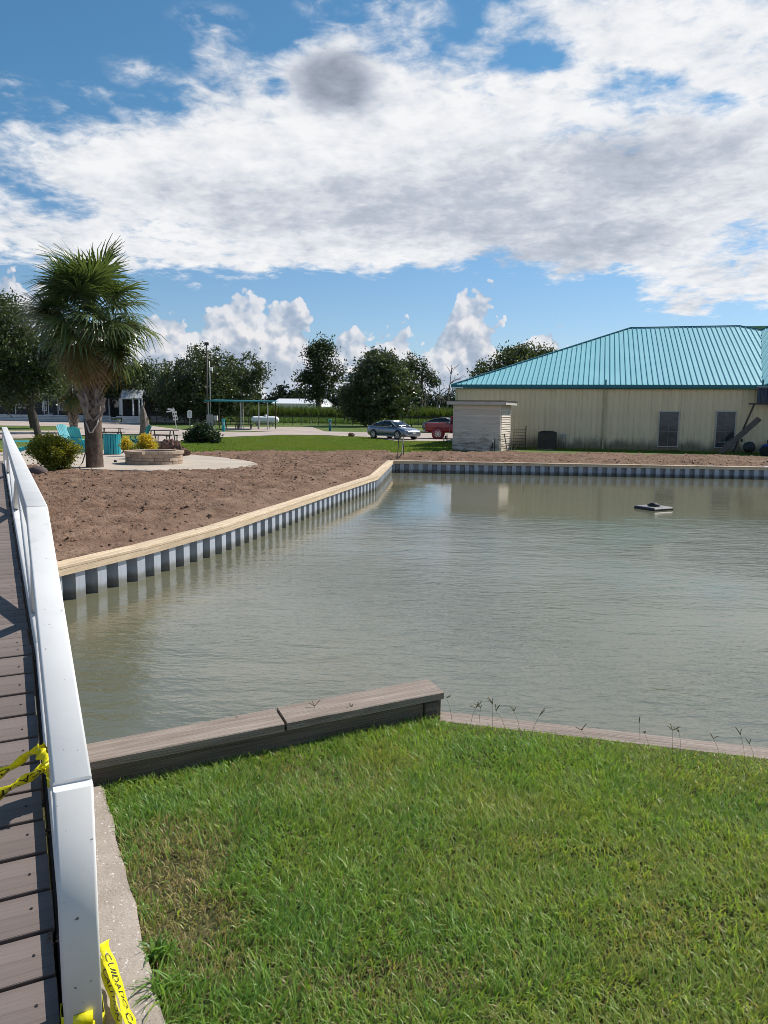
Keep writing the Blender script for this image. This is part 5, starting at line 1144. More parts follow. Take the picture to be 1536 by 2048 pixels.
MB().lathe([(.30, .02), (.31, .05), (.31, .85), (.28, .86), (.27, .2), (0, .2)], 24).build('liner', M['black'], tcn); MB().lathe([(.355, .86), (.365, .88), (.36, .90), (.30, .905), (.29, .88)], 28).build('rim', M['teal_dark'], tcn)
def adirondack(loc, rz, label, mt='teal', group='Adirondack chairs'):
    t = thing('adirondack_chair', loc, label, 'chair', rz); m_ = M[mt]
    for k_ in range(7):
        x = -.27 + k_ * .09; h_ = .80 + .12 * math.cos((k_ - 3) / 3 * 1.3); MB().bar((x * .85, .28, .30), (x * 1.12, .62, .30 + h_ * .93), .08, .022, up=(0, -1, .4)).build('back_slat', m_, t)
    for k_ in range(5): MB().box((0, -.24 + k_ * .115, .36 - k_ * .025), (.56, .10, .022)).build('seat_slat', m_, t)
    for s_ in (-1, 1):
        MB().box((s_ * .34, -.02, .56), (.13, .72, .024), bev=.02).build('arm', m_, t); MB().box((s_ * .30, -.30, .275), (.09, .03, .55)).build('leg', m_, t); MB().bar((s_ * .27, -.28, .34), (s_ * .27, .62, .03), .03, .12).build('rail', m_, t)
        MB().box((s_ * .33, .30, .30), (.07, .03, .54)).build('leg', m_, t)
    MB().box((0, .47, .62), (.62, .025, .07)).build('back_brace', m_, t); return t
zc = lambda p: Vector((p.x, p.y, terrain(p.y) + .075))
adirondack(zc(at_z(168, 904, -.1)), R(160), 'teal Adirondack chair seen from behind between the shrub and palm')
adirondack(zc(at_z(140, 893, -.15)), R(62), 'teal Adirondack chair with its back edge-on above the yellow-green shrub')
adirondack(zc(at_z(48, 909, -.1)), R(118), 'teal Adirondack chair beside the white rail at far left')
adirondack(zc(at_z(277, 893, -.15)), R(-95), 'dark teal Adirondack chair between the two golden shrubs', 'teal_dark')
# gate_thing at the extreme left edge
rk = thing('lava_rock', at_z(336, 912, -.12), 'heap-shaped reddish brown lava rock right of the fire pit', 'rock')
def rock(m_, c, r, seed, jit=.35): m_.ball(c, r, 16, jit, seed)
m_ = MB(); rock(m_, (0, .25, .22), (.5, .38, .42), 3, .6); m_.build('boulder', M['lava'], rk, False)
m_ = MB(); rock(m_, (.42, .1, .14), (.42, .3, .27), 9, .6); m_.build('boulder', M['lava'], rk, False)
sb2 = at_z(76, 950, -.16); st2 = MB().ball((0, 0, .10), (.30, .22, .16), 14, .15, 6).build('stone', M['dark_stone'], loc=(sb2.x, sb2.y, sb2.z), smooth=True); tag(st2, 'smooth dark stone under the yellow-green shrub', 'stone')
hp = [at_y(*q, 24.0) for q in ((168, 838), (171, 870), (171, 905), (165, 925), (155, 938), (140, 942), (120, 944))]
tag(MB().tube(hp, .018, 6).build('hose', M['black'], smooth=True), 'black hose hanging down the left side of the palm trunk', 'hose')
# driftwood stump post
sp_ = ground_at(288, 869); stp = thing('tree_stump', sp_, 'tall broken grey snag standing behind the golden shrub', 'snag'); k_ = sp_.y / FPX
vs = []; n = 22; zz = np.linspace(-.1, 2.35, 30)
for z in zz:
    for j in range(n):
        a = 2 * math.pi * j / n; q_ = 1 + .28 * noise.noise(Vector((math.cos(a) * 2.2, math.sin(a) * 2.2, z * .5))) + .12 * noise.noise(Vector((math.cos(a) * 5, math.sin(a) * 5, z)))
        r_ = np.interp(z, [-.1, .5, 1.2, 1.9, 2.35], [.42, .36, .30, .24, .10]); vs.append((r_ * q_ * math.cos(a) + .06 * math.sin(z * 2), r_ * q_ * math.sin(a), z))
MB().add(vs, [(i * n + j, i * n + (j + 1) % n, (i + 1) * n + (j + 1) % n, (i + 1) * n + j) for i in range(29) for j in range(n)] + [tuple(29 * n + j for j in range(n))]).build('trunk', M['dead_grey_wood'], stp, True)
MB().tube([(.2, 0, 1.0), (.36, 0, 1.3), (.34, 0, 1.5)], [.06, .05, .02], 6).tube([(0, 0, 2.2), (.1, 0, 2.75)], [.08, .02], 6).tube([(-.08, 0, 2.1), (-.16, 0, 2.5)], [.07, .02], 6).build('limbs', M['dead_grey_wood'], stp, True)
# picnic tables
def picnic(loc, rz, label, L=1.9, mt='dark_metal', group=None):
    t = thing('picnic_table', loc, label, 'picnic table', rz, group)
    for k_ in range(4): MB().box((0, -.27 + k_ * .18, .75), (L, .165, .04)).build('top_plank', M[mt], t)
    for s_ in (-1, 1):
        MB().box((0, s_ * .68, .45), (L, .26, .04)).build('bench', M[mt], t)
        for e_ in (-1, 1):
            MB().bar((e_ * L * .34, s_ * .2, .72), (e_ * L * .34, s_ * .42, 0), .05, .06).build('leg', M[mt], t); MB().bar((e_ * L * .34, s_ * .42, .40), (e_ * L * .34, s_ * .78, .42), .05, .05).build('bench_support', M[mt], t)
            MB().bar((e_ * L * .34, s_ * .7, .42), (e_ * L * .34, s_ * .66, 0), .05, .05).build('leg', M[mt], t)
    return t
g_ = ground_at; zt = lambda p: Vector((p.x, p.y, terrain(p.y)))
picnic(zt(g_(325, 884)), R(-12), 'dark picnic table at the driveway edge behind the lava rock', 2.0)
picnic(zt(g_(224, 877)), R(8), 'dark picnic table seen above the teal litter bin', 1.6)
picnic(zt(g_(836, 863)), R(5), 'dark picnic table on the grass behind the red pickup tail', 2.0)
for i, (px, lab) in enumerate(((462, 'leftmost dark picnic table under the teal shelter'), (490, 'middle dark picnic table under the teal shelter'), (528, 'rightmost dark picnic table under the teal shelter'))):
    p = at_y(px, 856, 79.5); picnic(Vector((p.x, p.y, terrain(79.5) + .03)), R(4 * i), lab, 1.8, group='picnic tables under the shelter')
# teal shelter
cs_ = Vector((at_y(486, 858, 79).x, 79, terrain(79) + .03)); sht = thing('shelter', cs_, 'open shelter with flat teal roof on thin posts', 'shelter')
hw = 61 * 79 / FPX
MB().slab([(-hw - .2, -2.2, 2.85), (hw + .2, -2.2, 2.80), (hw + .2, 2.4, 3.0), (-hw - .2, 2.4, 3.05)], .06).build('roof', M['teal_dark'], sht)
MB().box((0, -2.22, 2.83), (2 * hw + .5, .06, .13)).build('fascia', mat('shelter_fascia', (.015, .21, .22), None, 1, .5), sht)
for x_ in (-hw * .98, -hw * .1, hw * .05, hw * .62, hw * .9):
    MB().box((x_, -1.9 if x_ != -hw * .1 else 1.9, 1.4), (.1, .1, 2.8)).build('post', M['wframe'], sht)
for x_ in (-hw * .9, hw * .98): MB().box((x_, 1.9, 1.45), (.1, .1, 2.9)).build('post', M['dark_metal'], sht)
# propane tank
tk = ground_at(530, 850); tky = 93.0; tp_ = at_y(530, 840, tky); tt = thing('gas_tank', (tp_.x, tky, terrain(tky)), 'long white horizontal gas tank right of the teal shelter', 'gas tank')
L_, r_ = 28 * tky / FPX, .46; zc_ = tp_.z - terrain(tky)
m_ = MB(); n = 18; prof = [(-L_, .02), (-L_ + .05, .22), (-L_ + .15, .36), (-L_ + .35, .45), (-L_ + .45, .46), (L_ - .45, .46), (L_ - .35, .45), (L_ - .15, .36), (L_ - .05, .22), (L_, .02)]
m_.lathe([(b_, a) for a, b_ in prof], n).build('tank', M['tank'], tt, True, (0, 0, zc_), (0, R(90), 0))
MB().lathe([(.17, -.02), (.17, .10), (.12, .18), (0, .2)], 14).build('dome', M['tank'], tt, True, (.1, 0, zc_ + r_)); MB().box((-L_ * .55, 0, (zc_ - .2) / 2), (.15, .6, zc_ - .2)).build('saddle', M['slab'], tt); MB().box((L_ * .55, 0, (zc_ - .2) / 2), (.15, .6, zc_ - .2)).build('saddle', M['slab'], tt)
# bollards
for px, py, lab in ((447, 863, 'teal post with cap beside the shelter pad'), (660, 862, 'lone teal post in the grass right of the driveway mouth')):
    p = ground_at(px, py); t = thing('hookup_post', p, lab, 'post'); MB().box((0, 0, .55), (.26, .2, 1.1), bev=.02).build('post', M['teal'] if px < 500 else M['teal_dark'], t); MB().box((0, 0, 1.13), (.34, .26, .08), bev=.02).build('cap', M['teal'], t); MB().box((.05, -.11, .75), (.14, .03, .3)).build('socket_box', M['wframe'], t)
# light poles and cabinet
p = at_y(415, 852, 78); t = thing('light_pole', (p.x, 78, terrain(78)), 'tall dark light pole with square floodlight head', 'light pole'); top = at_y(413.2, 690, 78) - Vector((p.x, 78, terrain(78)))
MB().tube([(0, 0, 0), top], [.085, .06], 8).build('pole', M['dark_metal'], t, True); MB().box(top + Vector((0, 0, .12)), (.42, .35, .3), bev=.04).build('lamp_head', M['black'], t)
p = at_y(421.5, 850, 78.4); t = thing('antenna_pole', (p.x, 78.4, terrain(78)), 'thinner pale pole with a small white box near its top', 'pole'); b0 = Vector((p.x, 78.4, terrain(78))); tp2 = at_y(419, 722, 78.4) - b0
MB().tube([(0, 0, 0), tp2], [.05, .03], 8).build('pole', M['steel'], t, True); MB().box(lerp(Vector((0, 0, 0)), tp2, .885) + Vector((.15, 0, 0)), (.3, .2, .32), bev=.03).build('box', M['white'], t)
p = at_y(420, 847, 77.6); t = thing('utility_cabinet', (p.x, 77.6, terrain(77.6)), 'pale grey utility cabinet at the foot of the poles', 'cabinet'); MB().box((0, 0, .75), (.62, .4, 1.5), bev=.03).build('cabinet', M['wframe'], t); MB().box((0, -.21, .8), (.5, .02, 1.2)).build('door', M['wframe'], t)
p = at_y(429, 835, 80); t = thing('wall_unit', (p.x, 80.6, terrain(80)), 'small white box unit on a stand right of the utility cabinet', 'unit'); MB().box((0, 0, 1.1), (.4, .3, .5), bev=.03).build('box', M['white'], t); MB().tube([(0, 0, 0), (0, 0, .9)], .04, 6).build('stand', M['steel'], t)
# signs
def sign_marks(rows, w, z0, z1, y, seed):
    m_ = MB(); rr_ = random.Random(seed)
    for k_ in range(rows):
        z = z1 - (z1 - z0) * (k_ + .5) / rows; ww = w * rr_.uniform(.5, .9); m_.box((rr_.uniform(-.03, .03), y, z), (ww, .006, (z1 - z0) / rows * .45))
    return m_
p = ground_at(353, 862); p = at_y(353, 860, 74); z0 = terrain(74); t = thing('arrow_signpost', (p.x, 74, z0), 'leaning white signpost with two arrow boards above a notice panel', 'sign', R(0)); t.rotation_euler = (0, R(-7), 0)
MB().box((0, 0, 1.1), (.08, .08, 2.2)).build('post', M['wframe'], t); MB().box((.06, -.06, 1.4), (.42, .03, .85)).build('panel', M['white'], t)
for a, b_ in (((-.1, 1.55), 1), ((.14, 1.55), 1), ((-.1, 1.2), 1), ((.14, 1.2), 1)): MB().box((a[0] + .06, -.08, a[1]), (.13, .008, .2)).build('pictogram', M['dark_metal'], t)
MB().bar((.1, -.05, 1.98), (-.55, -.05, 2.12), .03, .16).build('arrow_board', M['white'], t); MB().bar((-.0, -.05, 1.9), (-.7, -.05, 1.86), .03, .12).build('arrow_board', M['white'], t)
p = at_y(380, 858, 76); z0 = terrain(76); t = thing('notice_sign', (p.x, 76, z0), 'upright white notice board with rounded top on one post', 'sign')
MB().box((0, 0, .9), (.07, .07, 1.8)).build('post', M['wframe'], t)
poly = [(-.2, 1.15), (.2, 1.15), (.22, 1.2), (.22, 1.8), (.14, 1.92), (-.14, 1.92), (-.22, 1.8), (-.22, 1.2)]
MB().add([(x_, -.06, z) for x_, z in poly] + [(x_, -.03, z) for x_, z in poly], [tuple(range(8)), tuple(range(15, 7, -1))] + [(k_, 8 + k_, 8 + (k_ + 1) % 8, (k_ + 1) % 8) for k_ in range(8)]).build('panel', M['white'], t)
sign_marks(6, .30, 1.2, 1.82, -.064, 3).build('print', M['teal_dark'], t)
# fence
fa, fb = ground_at(428, 849), ground_at(915, 852); ft = thing('field_fence', (fa.x, fa.y, terrain(fa.y)), 'long dark post-and-rail metal fence along the crop field', 'fence')
fa2 = fa - (fb - fa) * .25; fbx = fa + (fb - fa) * 1.35; NF = 46
for k_ in range(NF + 1):
    q = lerp(fa2, fbx, k_ / NF); q.z = terrain(q.y); MB().box(q - fa + Vector((0, 0, .68)), (.07, .07, 1.38)).build('post', M['dark_metal'], ft)
for k_ in range(NF):
    qa, qb = lerp(fa2, fbx, k_ / NF) - fa, lerp(fa2, fbx, (k_ + 1) / NF) - fa; za, zb = terrain((qa + fa).y) - fa.z, terrain((qb + fa).y) - fa.z
    for z in (1.26, 1.08, .12): MB().bar((qa.x, qa.y, za + z), (qb.x, qb.y, zb + z), .03, .035).build('rail', M['dark_metal'], ft)
pk = MB()
for k_ in range(NF * 14):
    q = lerp(fa2, fbx, k_ / (NF * 14)) - fa; z = terrain((q + fa).y) - fa.z; pk.bar((q.x, q.y, z + .1), (q.x, q.y, z + 1.26), .012, .012)
tag(pk.build('pickets', M['dark_metal'], ft), kind='stuff')
# far white barn
Yb = 230; bc = at_y(606, 815, Yb); bt = thing('white_barn', (bc.x, Yb, terrain(Yb)), 'distant white metal barn seen over the cane', 'barn', R(-14)); kb = Yb / FPX; z1, z2 = at_y(606, 807, Yb).z - terrain(Yb), at_y(606, 797.5, Yb).z - terrain(Yb)
Lb, Wb = 95 * kb, 5.5
MB().box((0, 0, z1 / 2), (Lb, Wb * 2, z1)).build('wall', M['white'], bt)
MB().slab([(-Lb / 2 - .5, -Wb - .5, z1 - .1), (Lb / 2 + .2, -Wb - .5, z1 - .1), (Lb / 2 + .2, 0, z2), (-Lb / 2 - .5, 0, z2)], .1).slab([(-Lb / 2 - .5, 0, z2), (Lb / 2 + .2, 0, z2), (Lb / 2 + .2, Wb + .5, z1 - .1), (-Lb / 2 - .5, Wb + .5, z1 - .1)], .1).build('roof', mat('barn_roof', (.8, .8, .8), None, 1, .25), bt)
MB().prism([(0, 0)] * 3, 0, 0) if False else None
MB().add([(Lb / 2 + .01, -Wb, z1), (Lb / 2 + .01, Wb, z1), (Lb / 2 + .01, 0, z2 - .1), (Lb / 2 - .1, -Wb, z1), (Lb / 2 - .1, Wb, z1), (Lb / 2 - .1, 0, z2 - .1)], [(0, 1, 2), (5, 4, 3), (0, 3, 4, 1), (1, 4, 5, 2), (2, 5, 3, 0)]).build('gable', M['white'], bt)
MB().box((Lb / 2 + 3.2, 0, z1 * .38), (6.4, Wb * 1.6, z1 * .76)).build('annex', M['white'], bt); MB().lathe([(0, -.05), (.5, -.05), (.5, .05), (0, .05)], 12).build('vent', M['wmunt'], bt, False, (Lb / 2 + .05, -1, z2 - 1.0), (0, R(90), 0))
# reddish lump on the driveway
p = ground_at(702, 873); t = thing('clay_lump', p, 'small reddish brown lump lying at the driveway edge left of the sedan', 'lump'); MB().ball((0, 0, .14), (.27, .2, .18), 10, .4, 4).build('lump', mat('red_clay', (.12, .05, .03), (.2, .09, .06), 8, .9), t, False); MB().ball((.25, .05, .16), (.1, .1, .12), 8, .3, 7).build('lump', M['fascia'], t, False)

# ------------------------------------------------------------------ vehicles
def loft(stations, ringf, cap=True):
    m_ = MB(); n = None; vs = []
    for st_ in stations: r_ = ringf(st_); n = len(r_); vs += r_
    k_ = len(stations); fs = [(i * n + j, (i + 1) * n + j, (i + 1) * n + (j + 1) % n, i * n + (j + 1) % n) for i in range(k_ - 1) for j in range(n)]
    fs += [tuple(range(n)), tuple((k_ - 1) * n + j for j in range(n - 1, -1, -1))]
    return m_.add(vs, fs)
def wheel(t, x, y, r_, w_, side, spokes=10):
    wt = MB().lathe([(r_ * .62, -w_ / 2), (r_ * .92, -w_ / 2), (r_, -w_ * .35), (r_, w_ * .35), (r_ * .92, w_ / 2), (r_ * .62, w_ / 2)], 24).build('wheel', M['rubber'], t, True, (x, y, r_), (R(90), 0, 0))
    m_ = MB(); zf_ = -w_ / 2 * side * 0 + (w_ / 2 + .005) * (1 if side < 0 else -1)
    for k_ in range(spokes // 2): a = 2 * math.pi * k_ / (spokes // 2); m_.bar((.05 * math.cos(a), .05 * math.sin(a), zf_), (r_ * .62 * math.cos(a), r_ * .62 * math.sin(a), zf_), .07, .02)
    m_.tube([(0, 0, zf_ - .01), (0, 0, zf_ + .01)], .07, 10)
    for k_ in range(20): a, b_ = 2 * math.pi * k_ / 20, 2 * math.pi * (k_ + 1) / 20; m_.bar((r_ * .64 * math.cos(a), r_ * .64 * math.sin(a), zf_ * .96), (r_ * .64 * math.cos(b_), r_ * .64 * math.sin(b_), zf_ * .96), .03, .03)
    m_.build('rim', M['alloy'], wt); MB().lathe([(0, -w_ * .2), (r_ * .6, -w_ * .2), (r_ * .6, w_ * .2), (0, w_ * .2)], 20).build('brake_disc', M['black'], wt)
def sedan(loc, rz, paint, label):
    t = thing('sedan', loc, label, 'car', rz)
    #  x, z low, z high(belt), half width
    S = [(-2.42, .42, .78, .70), (-2.36, .34, .93, .80), (-2.2, .28, 1.02, .88), (-1.7, .24, 1.02, .92), (-.8, .22, .98, .93), (.2, .22, .95, .93), (.9, .22, .96, .93), (1.5, .22, .90, .92), (2.0, .22, .80, .88), (2.3, .24, .70, .80), (2.42, .30, .58, .66)]
    def rg_(s_):
        x_, a, b_, w_ = s_; h_ = b_ - a; half = [(w_ * .86, a), (w_ * .97, a + h_ * .18), (w_, a + h_ * .5), (w_ * .985, a + h_ * .74), (w_ * .93, b_ - .03), (w_ * .82, b_), (w_ * .4, b_ + .018)]
        return [(x_, y, z) for y, z in half] + [(x_, -y, z) for y, z in reversed(half)]
    bd_ = loft(S, rg_).build('body', paint, t, True)
    C = [(-2.0, 1.0, 1.03, .78, .74), (-1.75, 1.0, 1.16, .80, .70), (-1.2, .98, 1.33, .84, .64), (-.55, .96, 1.43, .86, .62), (0, .95, 1.45, .86, .62), (.35, .95, 1.40, .86, .62), (.75, .95, 1.22, .85, .66), (1.18, .94, .98, .80, .72)]
    def rc(s_, k_=0.0):
        x_, a, b_, w1, w2 = s_; half = [(w1, a), (w1 * .6 + w2 * .4, a + (b_ - a) * .5), (w2 + .02, b_ - .05), (w2 - .06, b_), (w2 * .45, b_ + .012)]
        return [(x_, y, z) for y, z in half] + [(x_, -y, z) for y, z in reversed(half)]
    loft(C, rc).build('windows', M['black_glass'], t, True)
    RF = [(-1.28, 1.315, .60), (-.9, 1.40, .60), (-.5, 1.448, .59), (0, 1.468, .59), (.36, 1.425, .60)]
    def rr2(s_): x_, z, w_ = s_; half = [(w_ + .03, z - .045), (w_ - .05, z + .004), (w_ * .4, z + .02)]; return [(x_, y, q_) for y, q_ in half] + [(x_, -y, q_) for y, q_ in reversed(half)]
    loft(RF, rr2).build('roof', paint, t, True)
    for s_ in (-1, 1):
        MB().bar((.36, s_ * .645, 1.40), (1.14, s_ * .775, .97), .05, .05).build('pillar', paint, t); MB().bar((-1.26, s_ * .645, 1.31), (-1.95, s_ * .77, 1.02), .09, .06).build('pillar', paint, t); MB().bar((-.35, s_ * .66, 1.42), (-.42, s_ * .87, .97), .05, .03).build('pillar', M['black'], t)
        MB().bar((-1.7, s_ * .845, 1.0), (1.0, s_ * .85, .965), .02, .025).build('window_trim', M['alloy'], t)
        MB().ball((.72, s_ * 1.0, 1.02), (.11, .10, .075), 8).build('mirror', paint, t, True)
        for x_ in (-.95, .15): MB().box((x_, s_ * .925, .82), (.2, .03, .03)).build('handle', M['alloy'], t)
        MB().ball((2.16, s_ * .66, .70), (.20, .17, .07), 8).build('headlight', M['clear_lens'], t, True); MB().box((-2.30, s_ * .62, .87), (.14, .35, .12), bev=.03).build('tail_light', M['red_lens'], t)
        for x_ in (-1.42, 1.42): MB().lathe([(.30, -.06), (.39, -.06), (.39, .06), (.30, .06)], 22).build('wheel_arch', M['black'], t, True, (x_, s_ * .885, .36), (R(90), 0, 0)); wheel(t, x_, s_ * .84, .335, .22, s_)
        MB().box((0, s_ * .90, .25), (2.3, .06, .06)).build('sill', M['alloy'] if paint is M['car_silver'] else paint, t)
    MB().box((2.33, 0, .56), (.14, 1.0, .16), bev=.04).build('grille', M['black'], t); MB().box((2.33, 0, .34), (.16, 1.3, .12), bev=.04).build('air_dam', M['black'], t); MB().box((2.415, 0, .52), (.02, .36, .12)).build('number_plate', M['white'], t); MB().box((2.36, 0, .44), (.1, 1.3, .04)).build('bumper_trim', M['alloy'], t)
    return t
pa, pb_ = ground_at(762, 878), ground_at(822, 882.5)
cp = Vector((at_y(787, 878, 60.8).x, 60.8, terrain(60.8) + .03)); sedan(cp, R(-48), M['car_silver'], 'silver four-door sedan parked on the driveway facing right towards the pond')
cp2 = Vector((at_y(893, 868, 75.5).x, 75.5, terrain(75.5) + .03)); sedan(cp2, R(-30), M['car_dark'], 'dark grey sedan glimpsed over the bed of the red pickup')
def pickup(loc, rz, label):
    t = thing('pickup_truck', loc, label, 'truck', rz); pt_ = M['car_red']
    # origin at the rear wheels, +x forward
    S = [(-1.02, .62, 1.24, .86), (-.95, .56, 1.28, .92), (-.5, .55, 1.27, .95), (.5, .52, 1.26, .95), (.93, .52, 1.26, .95)]
    def rg_(s_): x_, a, b_, w_ = s_; h_ = b_ - a; half = [(w_ * .9, a), (w_ * .98, a + h_ * .2), (w_, a + h_ * .55), (w_ * .98, b_ - .04), (w_ * .92, b_)]; return [(x_, y, z) for y, z in half] + [(x_, -y, z) for y, z in reversed(half)]
    bd_ = loft(S, rg_).build('bed', pt_, t, False); MB().box((-.04, 0, 1.275), (1.8, 1.7, .012)).build('bed_cover', M['black'], t)
    S2 = [(.96, .50, 1.25, .95), (2.2, .50, 1.25, .96), (3.0, .50, 1.20, .95), (3.9, .52, 1.12, .93), (4.3, .55, 1.0, .88)]
    loft(S2, rg_).build('cab_body', pt_, t, True)
    C = [(.99, 1.24, 1.76, .90, .74), (1.22, 1.24, 1.83, .91, .73), (2.3, 1.24, 1.83, .91, .73), (2.6, 1.23, 1.76, .90, .74), (3.15, 1.2, 1.23, .88, .80)]
    def rc(s_): x_, a, b_, w1, w2 = s_; half = [(w1, a), ((w1 + w2) / 2 + .02, (a + b_) / 2), (w2, b_ - .04), (w2 - .08, b_)]; return [(x_, y, z) for y, z in half] + [(x_, -y, z) for y, z in reversed(half)]
    loft(C, rc).build('windows', M['black_glass'], t, True); MB().box((1.02, 0, 1.52), (.06, 1.5, .5)).build("cab_back", pt_, t); MB().box((1.8, 0, 1.835), (1.5, 1.44, .04), bev=.05).build('roof', pt_, t)
    for s_ in (-1, 1):
        MB().bar((1.06, s_ * .89, 1.25), (1.10, s_ * .76, 1.80), .06, .22).build('pillar', pt_, t); MB().bar((2.6, s_ * .78, 1.78), (3.1, s_ * .88, 1.24), .05, .06).build('pillar', pt_, t)
        MB().box((-1.01, s_ * .84, 1.06), (.06, .14, .34), bev=.02).build('tail_light', M['red_lens'], t); MB().box((-1.025, s_ * .84, .98), (.06, .12, .1)).build('reverse_light', M['clear_lens'], t)
        for x_ in (0, 3.55): MB().lathe([(.36, -.05), (.50, -.05), (.52, .02), (.36, .05)], 24).build('wheel_arch', pt_, t, True, (x_, s_ * .95, .40), (R(90), 0, 0)); wheel(t, x_, s_ * .86, .385, .26, s_, 12)
        MB().box((2.0, s_ * .965, .98), (.2, .03, .05)).build('handle', M['black'], t)
    MB().box((-1.12, 0, .62), (.18, 1.75, .2), bev=.04).build('rear_bumper', M['steel'], t); MB().box((-1.04, 0, 1.0), (.05, 1.4, .46)).build('tailgate', pt_, t); MB().box((4.36, 0, .62), (.16, 1.7, .22), bev=.04).build('front_bumper', M['steel'], t)
    return t
tp_ = Vector((at_y(876.5, 876, 62.6).x, 62.6, terrain(62.6) + .03)); pickup(tp_, R(-6), 'dark red pickup truck parked half hidden behind the clapboard shed')

# ------------------------------------------------------------------ cabins on the left
def wall_boards(t, x0, x1, y, z0, z1, mt, h_=.2):
    z = z0
    while z < z1 - .02: MB().box(((x0 + x1) / 2, y, min(z + h_ / 2, z1)), (x1 - x0, .03, h_ - .012)).build('siding_board', M[mt], t); z += h_
def cabin_window(t, x, z, w_, h_, y):
    f_ = MB(); b_ = .1
    f_.box((x - w_ / 2, y - .03, z), (b_, .06, h_ + b_)).box((x + w_ / 2, y - .03, z), (b_, .06, h_ + b_)).box((x, y - .031, z + h_ / 2), (w_ - .01, .062, b_)).box((x, y - .031, z - h_ / 2), (w_ - .01, .062, b_))
    fr = f_.build('window', M['skirt'], t); MB().box((x, y - .015, z), (w_, .02, h_)).build('pane', M['black_glass'], fr); MB().box((x, y - .035, z), (.04, .02, h_)).build('mullion', M['skirt'], fr)
Yc = 103.0; kc = Yc / FPX
def cab_x(px): return at_y(px, 840, Yc).x
x0, x1 = cab_x(-70), cab_x(222); cb = thing('cabin', (cab_x(80), Yc, terrain(Yc)), 'long dark cabin with white skirting and windows behind the palms', 'cabin'); ox = cab_x(80)
MB().box(((x0 + x1) / 2 - ox, 2.6, 2.0), (x1 - x0, 5, 3.2)).build('wall', M['cabin'], cb); wall_boards(cb, x0 - ox, x1 - ox, .08, .95, 3.3, 'cabin', .24)
for k_ in range(4): MB().box(((x0 + x1) / 2 - ox, -.02, .12 + k_ * .21), (x1 - x0, .04, .18)).build('skirt_board', M['skirt'], cb)
MB().slab([(x0 - ox - .4, -.7, 3.35), (x1 - ox + .4, -.7, 3.35), (x1 - ox + .4, 2.6, 4.6), (x0 - ox - .4, 2.6, 4.6)], .08).slab([(x0 - ox - .4, 2.6, 4.6), (x1 - ox + .4, 2.6, 4.6), (x1 - ox + .4, 5.8, 3.35), (x0 - ox - .4, 5.8, 3.35)], .08).build('roof', M['cabin'], cb)
for px, w_, h_ in ((45, 1.35, .52), (126, .85, .95), (204, .9, .62), (90, .5, 1.2)): cabin_window(cb, cab_x(px) - ox, 2.0 if px != 204 else 1.75, w_, h_, .06)
for px in (32, 60, 66, 89, 117, 219, 98): MB().box((cab_x(px) - ox, .03, 2.05), (.12, .06, 2.3)).build('trim_board', M['skirt'], cb)
for k_ in range(5): MB().box((cab_x(103) - ox, -.45 - k_ * .001, 1.1 + k_ * .0), (1.0, .05, .05)).build('step', M['skirt'], cb, loc=(0, -.25 * k_, -.2 * k_))
Yd = 101.0
def cdx(px): return at_y(px, 840, Yd).x
x0, x1, xp = cdx(230), cdx(424), cdx(262); cb = thing('cabin', (xp, Yd, terrain(Yd)), 'dark cabin with pale gabled porch under the wide oak', 'cabin')
MB().box(((x0 + x1) / 2 - xp, 4.6, 2.0), (x1 - x0, 5, 3.2)).build('wall', M['cabin'], cb); wall_boards(cb, cdx(292) - xp, x1 - xp, 2.06, .95, 3.3, 'cabin', .24)
for k_ in range(4): MB().box(((cdx(292) + x1) / 2 - xp, 1.99, .12 + k_ * .21), (x1 - cdx(292), .04, .18)).build('skirt_board', M['skirt'], cb)
MB().slab([(x0 - xp, 1.4, 3.35), (x1 - xp + .4, 1.4, 3.35), (x1 - xp + .4, 4.6, 4.5), (x0 - xp, 4.6, 4.5)], .08).build('roof', M['cabin'], cb)
for px, w_, h_ in ((313, 1.3, .3), (389, .75, .7)): cabin_window(cb, cdx(px) - xp, 1.75, w_, h_, 2.04)
for px in (371, 401, 421): MB().box((cdx(px) - xp, 2.0, 1.9), (.12, .06, 1.9)).build('trim_board', M['skirt'], cb)
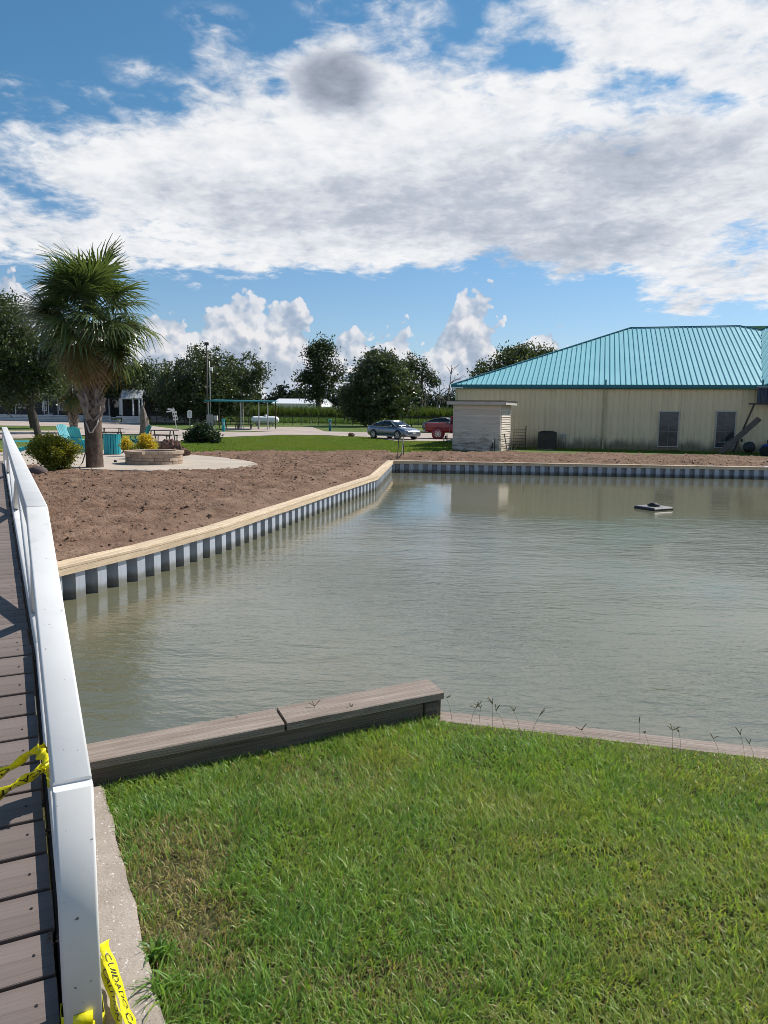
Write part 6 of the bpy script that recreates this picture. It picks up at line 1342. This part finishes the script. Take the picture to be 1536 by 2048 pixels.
# porch: gable facing half left, roof slope to the right
hwp = 2.0; pz0, pe, pk_ = .85, 3.25, 4.35
pm_ = MB()
pch = MB().slab([(-hwp + .35, -.55, pk_ - .0), (hwp + .1, -.55, pk_), (hwp + .35, -1.5, pe), (-hwp + .75, -1.5, pe)], .06)
rfp = []
for k_ in range(8):
    a0, a1 = k_ / 8, (k_ + 1) / 8; tl, tr = Vector((-1.0, .3, pk_)), Vector((1.75, .3, pk_)); b_l, br = Vector((-.75, -1.35, pe)), Vector((2.0, -1.35, pe))
    MB().slab([lerp(b_l, br, a0), lerp(b_l, br, a1 - .012), lerp(tl, tr, a1 - .012), lerp(tl, tr, a0)], .05).build('porch_roof_panel', M['metal_roof'], cb)
MB().slab([(-1.0, .3, pk_), (1.75, .3, pk_), (2.0, 1.9, pe), (-1.25, 1.9, pe)], .05).build('porch_roof_back', M['metal_roof'], cb)
MB().slab([(-.85, -1.2, pe), (-1.0, .3, pk_ - .1), (-1.95, 1.4, pe)], .06).build('porch_gable', M['cabin'], cb)
MB().bar((-.75, -1.35, pe), (-1.02, .3, pk_ + .02), .08, .16).build('porch_rake', M['skirt'], cb); MB().bar((-1.02, .3, pk_ + .02), (-2.1, 1.6, pe), .08, .16).build('porch_rake', M['skirt'], cb)
MB().bar((-.8, -1.25, pe - .1), (2.0, -1.25, pe - .1), .1, .18).build('porch_beam', M['skirt'], cb); MB().bar((-.85, -1.2, pe - .1), (-2.0, 1.5, pe - .1), .1, .18).build('porch_beam', M['skirt'], cb)
for x_, y_ in ((-.72, -1.25), (.75, -1.25), (1.55, -1.25), (1.95, -1.25), (-1.3, 0), (-1.9, 1.3), (-1.55, .6)): MB().box((x_, y_, (pz0 + pe) / 2), (.17, .17, pe - pz0 - .2)).build('porch_post', M['skirt'], cb)
MB().box((.3, 0.2, pz0 - .06), (3.6, 3.0, .1)).build('porch_floor', M['skirt'], cb)
for k_ in range(4): MB().box((.65, -1.3, .1 + k_ * .2), (2.8, .04, .17)).build('skirt_board', M['skirt'], cb)
for k_ in range(4): MB().box((-1.6, -1.1 - k_ * .25, pz0 - .2 - k_ * .18), (1.5, .28, .06)).build('step', M['skirt'], cb)
# low white rail fence before the second cabin
